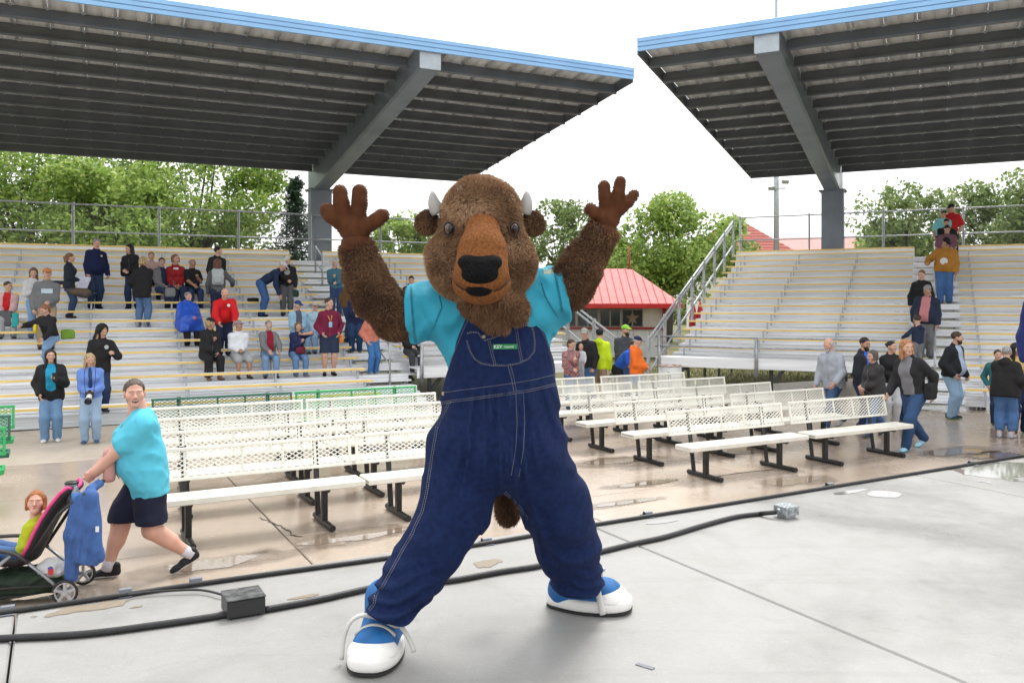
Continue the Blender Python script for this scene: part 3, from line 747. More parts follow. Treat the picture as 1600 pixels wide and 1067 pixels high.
# --- shirt
s = SD(bp(625, 640)-np.array([.02, .33, 0]), bp(900, 405)+np.array([.02, .33, .03]), .012)
torso_prims(s, 0.0)
s.ell(bp(775, 480), (pm(95), .17, .14), .08)
s.cone(bp(700, 492), bp(634, 489, 3.42), .115, .108, .06); s.cone(bp(842, 470), bp(889, 452, 3.44), .105, .098, .06)
X, Y, Z = s.full()
f = (vnoise(X*7+Z*5, Y*6, Z*4)*.009+rid(vnoise(X*11-Z*9, Y*5, Z*5+X*5))*.018+rid(vnoise(X*23+Z*14, Y*11, Z*9-X*6))*.007)*np.clip((Z-zc(600))/.12, 0, 1)-.012*np.clip((zc(545)-Z)/.1, 0, 1)
s.D = (s.D-f).astype(np.float32)
s.cut(bp(637, 490, 3.42), (-.99, 0, -.06)); s.cut(bp(884, 455, 3.44), (.96, 0, .22))
s.cut(bp(777, 635), (0, 0, -1))
sh, SV, SQ = fieldobj('shirt', s, M_tee, broot, 1)
SO2 = SO; SO = s
stitch('sleeve_seam', [(686,462),(690,480),(678,510),(668,530)], sh, dash=False, w=.0025, m=mat('seam_dark_teal', (.02,.20,.28), .8))  # sleeve seams and hem lines in a darker teal than the jersey
stitch('sleeve_seam', [(846,442),(852,462),(862,480),(872,496)], sh, dash=False, w=.0025, m=mat('seam_dark_teal', (.02,.20,.28), .8))
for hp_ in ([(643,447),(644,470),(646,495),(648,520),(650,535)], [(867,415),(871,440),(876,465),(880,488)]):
    stitch('hem_stitching', hp_, sh, dash=False, w=.0016, m=mat('seam_dark_teal', (.02,.20,.28), .8), dbl=2)
hh = hit(857, 425, 3.0, 3.8)
if hh: obj('sleeve_patch', MB().rbox((0,0,0), (.045,.004,.028), .002), mat('patch_gold', (.45,.36,.12), .6, col2=(.06,.3,.4), vscale=60), sh, hh-Vector(BL0), (R(-40),0,R(10)))
SO = SO2
# --- furry arms
def arm(pts, name):
    lo = np.min([bp(*p, Y) for p, Y, r in pts], 0)-.14; hi = np.max([bp(*p, Y) for p, Y, r in pts], 0)+.14
    s = SD(lo, hi, .010)
    for (p, Y, r), (p2, Y2, r2) in zip(pts, pts[1:]): s.cone(bp(*p, Y), bp(*p2, Y2), r-.020, r2-.018, .03)
    X, Y, Z = s.full(); s.D = (s.D-rid(vnoise(X*30, Y*30, Z*30))*.009-vnoise(X*9, Y*9, Z*9)*.006).astype(np.float32)
    a, b = bp(*pts[-1][0], pts[-1][1]), bp(*pts[-2][0], pts[-2][1]); n = (a-b)/np.linalg.norm(a-b); s.cut(a, n)
    o, V, Q = fieldobj(name, s, M_skina, broot, 0)
    fur('fur', V, Q, o, M_fura, 42000, .0150, .0024, down=.25, spread=.9, seed=3, lift=.7)
    return o
arm([((672,492),3.45,.105),((618,492),3.42,.104),((588,468),3.40,.098),((570,428),3.37,.088),((557,380),3.34,.081)], 'furry_sleeve')
arm([((848,468),3.45,.10),((888,447),3.43,.102),((913,412),3.40,.092),((945,356),3.36,.074)], 'furry_sleeve')
# --- gloves, three fingers and a thumb each
def glove(wrist, palm, digs, Y, r, pr):
    P = [bp(*wrist, Y), bp(*palm, Y)]+[bp(*q, Y) for a, b in digs for q in (a, b)]
    s = SD(np.min(P, 0)-.09, np.max(P, 0)+.09, .0065)
    s.cone(P[0], P[1], pr*.66, pr*.74, .02); s.ell(P[1], (pr, .042, pr*.78), .015)
    for a, b in digs:
        A, B = bp(*a, Y), bp(*b, Y-.03); m_ = (A+B)/2+np.array([0, -.012, 0])
        e_ = B-(B-A)/np.linalg.norm(B-A)*r*.95; s.cone(bp(*palm, Y)*.4+A*.6, m_, r*.98, r, .008); s.cone(m_, e_, r, r*.95, .006)
    X, Yg, Z = s.full(); s.D = (s.D-vnoise(X*16, Yg*16, Z*16)*.003).astype(np.float32)
    o, V, Q = fieldobj('glove', s, M_glove, broot, 1)
    cc = MB(); a = P[0]; d = Vector(P[1]-P[0]).normalized(); a = Vector(a-BL0)
    n = [(-.035, pr*.86), (-.02, pr*.93), (0, pr*.93), (.018, pr*.86), (.024, pr*.70)]
    cc.tube([a+d*t for t, _ in n], [q for _, q in n], 20); obj('cuff', cc.mesh('cuff', True), M_glove, o)
    yc = Y
    fur('fur_trim', V, Q, o, M_fura, 6000, .007, .0024, down=0, spread=.6, seed=5, keep=lambda c, nr: (nr[:, 1] > .15)*1.0)
glove((556,380), (554,357), [((533,354),(503,319)), ((537,343),(529,288)), ((562,343),(561,288)), ((574,358),(605,330))], 3.33, .0300, .064)
glove((945,361), (950,344), [((941,345),(917,321)), ((946,332),(944,282)), ((962,329),(971,275)), ((965,336),(997,297))], 3.35, .0225, .048)
# --- head
HY = 3.36
hb = lambda x, y, Y=HY: np.array(at_Y(x, y, Y)); hm = lambda px, Y=HY: px/F*Y
s = SD(hb(640, 520)-np.array([0, .34, .0]), hb(862, 255)+np.array([0, .32, .02]), .0095)
s.ell(hb(752, 345), (hm(66)-.012, .19, hm(71)-.010), .05); s.ell(hb(752, 412), (hm(73)-.012, .20, hm(70)), .06)
s.ell(hb(752, 325, HY-.10), (.135, .10, .085), .05)                         # brow
for x in (698, 807): s.ell(hb(x, 408, HY-.09), (.075, .085, .11), .05)        # cheeks
s.cone(hb(757, 462, HY-.14), hb(771, 503, HY-.15), .072, .024, .04); s.ell(hb(763, 474, HY-.12), (.10, .07, .045), .05)  # beard
s.cone(hb(795, 470, HY-.10), hb(806, 482, HY-.12), .055, .045, .03); s.cone(hb(783, 488, HY-.14), hb(789, 509, HY-.14), .028, .012, .02)
for x in (700, 805): s.ell(hb(x, 357, HY-.215), (.032, .04, .03), .02, mode='s')   # eye sockets
X, Y, Z = s.full(); s.D = (s.D-vnoise(X*12, Y*12, Z*12)*.008-vnoise(X*30, Y*30, Z*30)*.004).astype(np.float32)
hd, HV, HQ = fieldobj('costume_head', s, M_skinh, broot, 1)
mz = SD(hb(690, 480)-np.array([.0, .46, .02]), hb(820, 325)+np.array([0, 0, .02]), .0075)
MY = HY-.20
mz.cone(hb(754, 362, MY), hb(754, 395, MY-.06), .068, .084, .03); mz.cone(hb(754, 395, MY-.06), hb(753, 432, MY-.075), .084, .098, .04)
mz.ell(hb(752, 446, MY-.04), (.104, .105, .062), .04); mz.ell(hb(750, 424, MY-.105), (.085, .075, .062), .04)
for sx in (-1, 1):                                                           # smile creases
    prev = None
    for x, y in ((752+sx*47, 418), (752+sx*45, 434), (752+sx*38, 445), (752+sx*28, 451), (752+sx*20, 453)):
        ys_ = np.arange(HY-.45, HY, .003); PP = np.array([at_Y(x, y, t) for t in ys_]); dd_ = mz.sample(PP); kk = int(np.argmax(dd_ < 0)); q = PP[kk] if dd_[kk] < 0 else None
        if q is None: prev = None; continue
        if prev is not None: mz.cone(prev, q, .009, .009, .008, mode='s')
        prev = q
mo, MV, MQ = fieldobj('muzzle', mz, M_muz, hd, 1)
for sx in (-1, 1):
    P_ = []
    for x, y in ((752+sx*48.5, 412), (752+sx*48, 424), (752+sx*44, 436), (752+sx*38, 445), (752+sx*30, 451.5), (752+sx*20, 454.5)):
        ys_ = np.arange(HY-.45, HY, .002); PP = np.array([at_Y(x, y, t) for t in ys_]); dd_ = mz.sample(PP); kk = int(np.argmax(dd_ < .001))
        if dd_[kk] < .001: P_.append(Vector(PP[kk]-BL0))
    if len(P_) > 2: obj('mouth_line', MB().tube(P_, .0038, 6).mesh('mouth_line', True), mat('mouth_line_brown', (.045,.014,.005), .9), mo)
nz = SD(hb(705, 478)-np.array([.0, .5, .0]), hb(797, 388)+np.array([0, -.05, 0]), .006)
nY = MY-.145
nz.ell(hb(750, 413, nY), (.072, .045, .032), .02); nz.ell(hb(750, 428, nY-.008), (.068, .048, .042), .02); nz.ell(hb(731, 409, nY+.01), (.036, .036, .024), .02); nz.ell(hb(769, 409, nY+.01), (.036, .036, .024), .02)
nz.cone(hb(733, 424, nY-.052), hb(727, 429, nY-.045), .006, .008, .006, mode='s'); nz.cone(hb(767, 424, nY-.052), hb(773, 429, nY-.045), .006, .008, .006, mode='s')
no, NV, NQ = fieldobj('nose', nz, M_nose, mo, 1)
lp = SD(hb(720, 480)-np.array([.0, .5, .0]), hb(780, 440)+np.array([0, -.05, 0]), .006)
lp.ell(hb(749, 453, MY-.138), (.050, .036, .025), .01)
fieldobj('lower_lip', lp, M_nose, mo, 1)
M_amber = mat('eye_amber', (.07,.024,.007), .12, coat=.6); M_pup = mat('eye_black', (.004,.004,.004), .2); M_lid = mat('eye_rim', (.03,.025,.02), .6)
for x, sx in ((701.5, -1), (803.5, 1)):
    c = hb(x, 358, HY-.170); e = obj('eye', MB().sphere((0,0,0), (.018,.016,.0225), 16, 10).mesh('eye', True), M_amber, hd, Vector(c-BL0), (0, 0, R(-12)*-sx))
    obj('pupil', MB().sphere((.004*sx*-1+.005,-.009,0), (.0125,.0095,.017), 14, 8).mesh('pupil', True), M_pup, e)
    rm = MB(); rm.tube([(.0205*math.cos(t/20*6.283), -.003, .0255*math.sin(t/20*6.283)) for t in range(21)], .0035, 6); obj('eye_rim', rm.mesh('eye_rim', True), M_lid, e)
for sx, bx, tx in ((-1, 683, 675.5), (1, 820, 823)):
    b, m_, t = hb(bx+sx*-2, 332, HY-.02), hb((bx+tx)/2+sx*3.5, 318, HY-.03), hb(tx-sx*.5, 299, HY-.05)
    P = []
    for i in range(9):
        u = i/8; P.append(Vector(((1-u)**2)*b+2*u*(1-u)*m_+u*u*t-BL0))
    obj('horn', MB().tube(P, [.029, .0295, .029, .0275, .025, .0215, .0175, .0125, .006], 14).mesh('horn', True), M_horn, hd)
for x, y, tilt in ((667, 347, .3), (833, 349, -.35)):
    s = SD(hb(x-28, y+28)-np.array([0, .1, 0]), hb(x+28, y-28)+np.array([0, .1, 0]), .007)
    s.ell(hb(x, y, HY+.01), (.042, .026, .046), .01, rot=(0, tilt, 0)); s.ell(hb(x, y, HY-.022), (.026, .014, .030), .01, mode='s')
    er, EV, EQ = fieldobj('ear', s, M_skina, hd, 1)
    fur('fur', EV, EQ, er, M_fura, 3500, .014, .0028, down=.3, spread=.7, seed=9)
mzc = hb(754, 405, HY-.2)
def keep(c, nr):
    k = np.ones(len(c)); d = mz.sample(c); k[d < .004] = 0
    for x in (701, 803):
        e = hb(x, 357, HY-.2); k[np.linalg.norm((c-e)*np.array([1, .5, 1]), axis=1) < .026] = 0
    return k*np.where(nr[:, 1] < .35, 1.0, .25)
fur('fur', HV, HQ, hd, M_furh, 80000, .0180, .0021, down=.45, spread=1.0, seed=2, keep=keep, lift=.5)
bc = hb(775, 495, HY-.15)
fur('beard_fur', HV, HQ, hd, M_fura, 9000, .028, .0032, down=1.0, spread=.5, seed=4, keep=lambda c, nr: keep(c, nr)*(c[:, 2] < hb(0, 468)[2]), lift=.4)
# --- tail
s = SD(bp(760, 835, 3.75)-.05, bp(825, 740, 3.75)+.08, .009)
s.cone(bp(786, 755, 3.70), bp(794, 802, 3.76), .036, .046, .02)
tl, TV, TQ = fieldobj('tail', s, M_skina, broot, 1); fur('fur', TV, TQ, tl, M_fura, 7000, .02, .003, down=.6, spread=.5, seed=8)
# --- oversized sneakers
M_canvas = mat('shoe_blue_canvas', (.008,.115,.33), .7, var=.12, vscale=20, bump=.2, bscale=300)
M_rubw = mat('shoe_white_vinyl', (.74,.72,.69), .45, var=.07, vscale=9, coat=.1)
M_lace = mat('shoe_lace_cotton', (.60,.58,.55), .9, bump=.4, bscale=300, var=.1)
def sneaker(loc, rz, pitch=0, flip=1):
    root = obj('sneaker', _sn['upper'], M_canvas, broot, Vector(loc)-Vector(BL0), (pitch, 0, rz))
    obj('toe_cap', _sn['toe'], M_rubw, root); obj('foxing', _sn['fox'], M_rubw, root); obj('sole', _sn['sole'], M_rub, root)
    for nm in ('lace1', 'lace2', 'lace3', 'lace4'): obj('lace', _sn[nm], M_lace, root)
    for x in (-1, 1): obj('eyelet', _sn['eyelet'], M_brass, root, (x*.066, .045, .098), (R(-20), R(55*x), 0))
_sn = {}
s = SD((-.13, -.22, -.01), (.13, .24, .30), .007)
s.cone((0, -.10, .070), (0, .085, .055), .082, .088, .03); s.cone((0, -.085, .10), (0, -.09, .20), .074, .074, .03); s.cone((0, .0, .11), (0, -.06, .19), .05, .05, .03)
s.cut((0, 0, .028), (0, 0, -1)); V, Q = s.nets(); _sn['upper'] = npmesh('sneaker', smooth_verts(V, Q, 1), Q)
s = SD((-.13, -.02, -.01), (.13, .24, .2), .006)
s.ell((0, .095, .045), (.099, .100, .080), .01); s.cut((0, .075, .11), (0, -.93, .36)); s.cut((0, 0, .05), (0, 0, -1)); V, Q = s.nets(); _sn['toe'] = npmesh('toe_cap', smooth_verts(V, Q, 1), Q)
def sole_outline(gr):
    P = []
    for i in range(40):
        a = 2*math.pi*i/40; y = math.sin(a)*.185+.010; w_ = .095 if y > .0 else .095-.020*min(1, -y/.12)
        P.append((math.copysign(abs(math.cos(a))**.72, math.cos(a))*(w_+gr), math.copysign(abs(math.sin(a))**.85, math.sin(a))*(.187+gr)+.010))
    return P
def layered(levels):
    m = MB(); n = 40; V = []
    for gr, z in levels: V += [(x, y, z+max(0, y-.1)*.06) for x, y in sole_outline(gr)]
    fs = [(i*n+k, i*n+(k+1) % n, (i+1)*n+(k+1) % n, (i+1)*n+k) for i in range(len(levels)-1) for k in range(n)]
    fs += [tuple(range(n))[::-1], tuple((len(levels)-1)*n+k for k in range(n))]; m.add(V, fs); return m
_sn['fox'] = layered([(.0, .012), (.008, .016), (.009, .030), (.008, .048), (.003, .060), (-.006, .062)]).mesh('foxing', True)
_sn['sole'] = layered([(.004, .0), (.010, .004), (.010, .0115), (.0, .012)]).mesh('sole')
def bez(P, n=14):
    out = []
    for i in range(n+1):
        u = i/n; Q_ = [Vector(p) for p in P]
        while len(Q_) > 1: Q_ = [a*(1-u)+b*u for a, b in zip(Q_, Q_[1:])]
        out.append(Q_[0])
    return out
_sn['lace1'] = MB().tube(bez([(-.075,.045,.10),(-.03,.06,.155),(.03,.06,.155),(.075,.045,.10)]), .0135, 8, flat=.6).mesh('lace', True)
_sn['lace2'] = MB().tube(bez([(0,.03,.160),(-.08,.06,.20),(-.13,.03,.10),(-.155,.06,.045)]), .0135, 8, flat=.6).mesh('lace', True)
_sn['lace3'] = MB().tube(bez([(0,.03,.160),(.07,.06,.205),(.13,.05,.16),(.118,.08,.075),(.122,.09,.02)]), .0135, 8, flat=.6).mesh('lace', True)
_sn['lace4'] = MB().tube(bez([(0,.03,.162),(-.06,.08,.185),(-.12,.08,.15),(-.10,.03,.11),(0,.025,.165)]), .012, 8, flat=.6).mesh('lace', True)
_sn['eyelet'] = MB().lathe([(.0085, 0), (.0085, .003), (.0045, .003), (.004, 0)], 12).mesh('eyelet', True)
p1 = at_z(588, 1032, ST); p1.z = ST+.001
p2 = at_z(918, 953, ST); p2.z = ST+.001
sneaker(p1+Vector((0.0, .045, 0)), R(176)); sneaker(p2+Vector((.0, .03, 0)), R(-104))
# ------------------------------------------------------------------ people: shared head, hand, shoe, hair and hat shapes
def V3(*a): return np.array(a, float)
def nets_of(s, it=1):
    V, Q = s.nets(); return smooth_verts(V, Q, it), Q
def head_geo(h, smile=False, child=False):
    s = SD((-.12, -.16, -.19), (.12, .15, .15), h)
    s.ell((0, -.015, .035), (.076, .096, .084), .02); s.cone((0, .025, -.03), (0, .052, -.085), .062 if not child else .068, .036 if not child else .042, .03)
    for x in (-.036, .036): s.ell((x, .046, -.022), (.036, .036, .034), .02)
    s.cone((0, .086, .008), (0, .107, -.028), .009, .013, .012); s.cone((-.013, .093, -.033), (.013, .093, -.033), .010, .010, .008)
    s.ell((0, .074, .024), (.056, .018, .013), .015); s.ell((0, .066, -.097), (.024, .022, .018), .015)
    for x in (-.031, .031): s.ell((x, .096, .004), (.015, .012, .007), .006, mode='s')
    for x in (-.031, .031): s.ell((x, .081, .0125), (.0165, .0105, .0055), .004); s.ell((x, .0795, -.005), (.015, .0095, .0045), .004)
    for x in (-1, 1): s.ell((x*.079, -.008, -.006), (.010, .021, .032), .008)
    s.ell((0, .087, -.060), (.022, .011, .008), .006) if not smile else s.ell((0, .080, -.060), (.026, .011, .016), .01)
    s.cone((0, -.02, -.05), (0, -.03, -.17), .052, .054, .03)
    V, Q = nets_of(s); m = MB(); 
    for x in (-.031, .031):
        m.sphere((x, .0768, .004), .0115, 10, 7, 1); m.sphere((x, .0832, .0042), (.0058, .0056, .0058), 10, 6, 2)
        sx = 1 if x > 0 else -1
        m.tube([(x-.019*sx, .094, .020), (x-.002*sx, .097, .0255), (x+.020*sx, .087, .021)], [.0026*(.6 if smile else 1), .0036*(.5 if smile else 1), .002*(.6 if smile else 1)], 5, mi=4)
    if smile:
        m.sphere((0, .0860, -.0630), (.0270, .0085, .0140), 14, 8, 5); m.sphere((0, .0890, -.0570), (.0225, .0090, .0068), 12, 7, 1)
        m.tube([(-.027, .083, -.056), (-.014, .0945, -.0510), (0, .0965, -.0500), (.014, .0945, -.0510), (.027, .083, -.056)], [.0012, .0024, .0028, .0024, .0012], 6, mi=3); m.tube([(-.027, .083, -.057), (-.015, .0925, -.0715), (0, .0955, -.0755), (.015, .0925, -.0715), (.027, .083, -.057)], [.0012, .0028, .0034, .0028, .0012], 6, mi=3)
    else: m.sphere((0, .0905, -.0575), (.019, .0085, .004), 8, 5, 3); m.sphere((0, .0905, -.0635), (.016, .0090, .0045), 8, 5, 3)
    tri = [(f if len(f) == 4 else (f[0], f[1], f[2], f[2])) for f in m.f if len(f) in (3, 4)]
    n = len(V); V = np.concatenate([V, np.array(m.v)]); Q2 = np.array([[i+n for i in f] for f in tri])
    mi = np.concatenate([np.zeros(len(Q), int), np.array([q for q, f in zip(m.m, m.f) if len(f) in (3, 4)])])
    return V, Q, Q2, mi
def hand_geo(h, grip=0):
    s = SD((-.09, -.065, -.22), (.06, .10, .03), h)
    s.ell((0, 0, -.05), (.0155, .040, .050), .012); s.cone((0, 0, .02), (0, 0, -.03), .026, .026, .015)
    for i, (y, l) in enumerate(((.031, .96), (.0105, 1.05), (-.0105, .98), (-.0305, .8))):
        b = V3(0, y, -.088); th = [(.18, .5, .75), (1.0, 2.2, 3.0)][grip]
        p = b
        for k, (ln, r0, r1) in enumerate(((.042, .0098, .0092), (.030, .0092, .0085), (.022, .0085, .0072))):
            a = th[k]+.06*i; q = p+V3(-math.sin(a), y*.25 if k == 0 and not grip else 0, -math.cos(a))*ln*l; s.cone(p, q, r0, r1, .004); p = q
    P = [(0, .030, -.028), (-.014, .056, -.058), (-.020, .062, -.088)] if not grip else [(0, .030, -.030), (-.024, .046, -.062), (-.048, .036, -.080)]
    s.cone(P[0], P[1], .014, .012, .012); s.cone(P[1], P[2], .012, .0095, .006)
    V, Q = nets_of(s, 0); return V, Q
HEADS = {}; HANDS = {}
def head_t(h, smile=False, child=False):
    k = (h, smile, child)
    if k not in HEADS: HEADS[k] = head_geo(*k)
    return HEADS[k]
def hand_t(h, grip):
    if (h, grip) not in HANDS: HANDS[(h, grip)] = hand_geo(h, grip)
    return HANDS[(h, grip)]
_tm = {}
def shoe_mesh():
    if 'shoe' in _tm: return _tm['shoe']
    s = SD((-.07, -.11, -.01), (.07, .22, .14), .0075)
    s.cone((0, -.05, .045), (0, .06, .04), .038, .042, .02); s.ell((0, .125, .032), (.045, .065, .034), .02); s.cone((0, -.045, .05), (0, -.05, .095), .036, .038, .02)
    s.cut((0, 0, 0), (0, 0, -1)); V, Q = nets_of(s); mi = (V[Q].mean(1)[:, 2] < .021).astype(int)
    _tm['shoe'] = npmesh('shoe', V, Q, True, mi); return _tm['shoe']
def hair_mesh(style, h=.0085):
    k = ('hair', style)
    if k in _tm: return _tm[k]
    s = SD((-.16, -.24, -.36), (.16, .15, .17), h)
    s.ell((0, -.021, .041), (.0815, .1015, .0855) if style in ('pony', 'bun') else (.084, .104, .088), .02)
    s.cut((0, .047, .046), (0, .80, -.60)); s.cut((0, 0, -.055), (0, .35, -.94))
    if style == 'bald':
        s.cut((0, 0, .045), (0, 0, 1))
    if style in ('long', 'bob', 'curlylong'):
        e = {'long': -.27, 'bob': -.10, 'curlylong': -.22}[style]
        s.cone((0, -.055, .02), (0, -.07, e+.05), .082, .066, .03)
        for x in (-1, 1): s.cone((x*.072, .012, .035), (x*.082, .022, e+.04), .026, .022, .025); s.cone((x*.06, -.03, .03), (x*.07, -.03, e+.06), .04, .03, .025)
        s.cone((0, .03, -.04), (0, .02, -.30), .048, .05, .015, mode='s') if style != 'x' else None
        s.ell((0, .07, -.02), (.058, .07, .075), .015, mode='s')
    if style == 'pony': s.cone((0, -.055, .02), (0, -.080, -.085), .084, .055, .03); s.ell((0, .07, -.03), (.066, .075, .075), .012, mode='s'); s.cone((0, -.11, .04), (0, -.15, -.01), .026, .032, .02); s.cone((0, -.15, -.01), (0, -.135, -.13), .032, .014, .02)
    if style == 'bun': s.ell((0, -.115, .05), (.036, .036, .036), .015)
    if style == 'beard':
        s = SD((-.12, -.1, -.19), (.12, .15, .05), h); s.cone((0, .026, -.035), (0, .056, -.092), .066, .044, .02); s.cut((0, 0, -.038), (0, -.25, .97)); s.ell((0, .10, -.048), (.020, .02, .012), .01, mode='s'); s.cut((0, -.005, 0), (0, -1, 0))
    X, Y, Z = s.full(); amp = .008 if 'curl' in style else .004
    s.D = (s.D-amp*vnoise(X*55, Y*55, Z*(16 if 'curl' not in style else 40))).astype(np.float32)
    V, Q = nets_of(s, 1); _tm[k] = npmesh('hair', V, Q); return _tm[k]
def hat_mesh(kind):
    k = ('hat', kind)
    if k in _tm: return _tm[k]
    if kind == 'cap':
        s = SD((-.12, -.15, 0), (.12, .22, .17), .0065); s.ell((0, -.014, .050), (.090, .108, .082), .01); s.cut((0, 0, .034), (0, .12, -.99))
        s.ell((0, .118, .046), (.070, .062, .0085), .012, rot=(R(-10), 0, 0)); s.ell((0, -.014, .136), (.010, .010, .006), .004)
        V, Q = nets_of(s); _tm[k] = npmesh('cap', V, Q)
    elif kind == 'hood':
        s = SD((-.16, -.18, -.22), (.16, .17, .19), .009); s.ell((0, -.02, .02), (.112, .130, .135), .02); s.cone((0, -.03, -.05), (0, -.03, -.18), .10, .11, .03)
        s.ell((0, .12, -.025), (.072, .10, .115), .02, mode='s'); s.ell((0, 0, .02), (.094, .108, .118), .01, mode='s'); V, Q = nets_of(s); _tm[k] = npmesh('hood', V, Q)
    elif kind == 'sunglasses':
        m = MB()
        for x in (-.033, .033): m.sphere((x, .098, .003), (.028, .006, .019), 12, 8)
        m.tube([(-.06, .09, .008), (-.078, .02, .008)], .003, 5); m.tube([(.06, .09, .008), (.078, .02, .008)], .003, 5); m.tube([(-.012, .103, .008), (.012, .103, .008)], .003, 5); _tm[k] = m.mesh('sunglasses', True)
    return _tm[k]
SKIN = {'light': (.56,.33,.24), 'tan': (.42,.23,.15), 'pink': (.60,.33,.25), 'dark': (.22,.11,.07)}
def skinm(k): return mat('skin_'+k, SKIN[k], .5, var=.06, vscale=12, spec=.4)
M_eyew = mat('eye_white', (.55,.52,.50), .3); M_iris = mat('iris_dark', (.02,.015,.012), .15)
def lipsm(): return mat('lips', (.42,.13,.11), .45)
def hairm(c): return mat('hair_%s' % str(c), c, .5, var=.45, vscale=70, stretch=(1, 1, .14), spec=.4, bump=.9, bscale=110)
_cn = {}
def cloth(c, rough=.8, pattern=None):
    k = 'cloth_%s_%s' % (str(c), pattern)
    if k in _mc: return _mc[k]
    m = mat(k, c, rough, var=.05, vscale=7, bump=.12, bscale=90, detail=6, spec=.25)
    if pattern == 'jeans':
        pass
    if pattern == 'plaid':
        t = m.node_tree; N = t.nodes; L = t.links; b = N['Principled BSDF']; tc = N.new('ShaderNodeTexCoord'); ch = N.new('ShaderNodeTexChecker'); ch.inputs['Scale'].default_value = 14
        ch.inputs[1].default_value = (.35,.05,.04,1); ch.inputs[2].default_value = (.03,.04,.09,1); mx = N.new('ShaderNodeMix'); mx.data_type = 'RGBA'
        c2 = N.new('ShaderNodeTexChecker'); c2.inputs['Scale'].default_value = 27; c2.inputs[1].default_value = (.6,.5,.45,1); c2.inputs[2].default_value = (.2,.05,.04,1)
        L.new(tc.outputs['Object'], ch.inputs[0]); L.new(tc.outputs['Object'], c2.inputs[0]); mx.inputs[0].default_value = .45; L.new(ch.outputs[0], mx.inputs[6]); L.new(c2.outputs[0], mx.inputs[7]); L.new(mx.outputs[2], b.inputs['Base Color'])
    return m
def ik(a, t, l1, l2, pole):
    d = t-a; L = np.linalg.norm(d); Lc = min(max(L, abs(l1-l2)+.01), (l1+l2)*.999); u = d/max(L, 1e-6); t = a+u*Lc
    x = (l1*l1-l2*l2+Lc*Lc)/(2*Lc); h = math.sqrt(max(0, l1*l1-x*x)); p = np.array(pole, float); p = p-u*(p@u); n = np.linalg.norm(p); p = p/n if n > 1e-6 else V3(0, 0, 1)
    return a+u*x+p*h, t
HANDP = {'hang': (.03,.02,-.31), 'pocket': (.015,.045,-.262), 'hip': (.015,.05,-.235), 'front': (-.075,.14,-.20), 'knee': (-.015,.21,-.215), 'lap': (-.06,.15,-.24), 'phone': (-.04,.17,-.10),
  'face': (-.06,.10,.035), 'rail': (.13,.15,-.17), 'walkf': (.03,.13,-.26), 'walkb': (.05,-.13,-.26), 'chest': (-.08,.13,-.09), 'low': (.0,.17,-.25), 'down': (.01,.05,-.31), 'out': (.16,.20,-.09), 'behind': (.05,-.10,-.27), 'back': (-.02,-.10,-.24)}
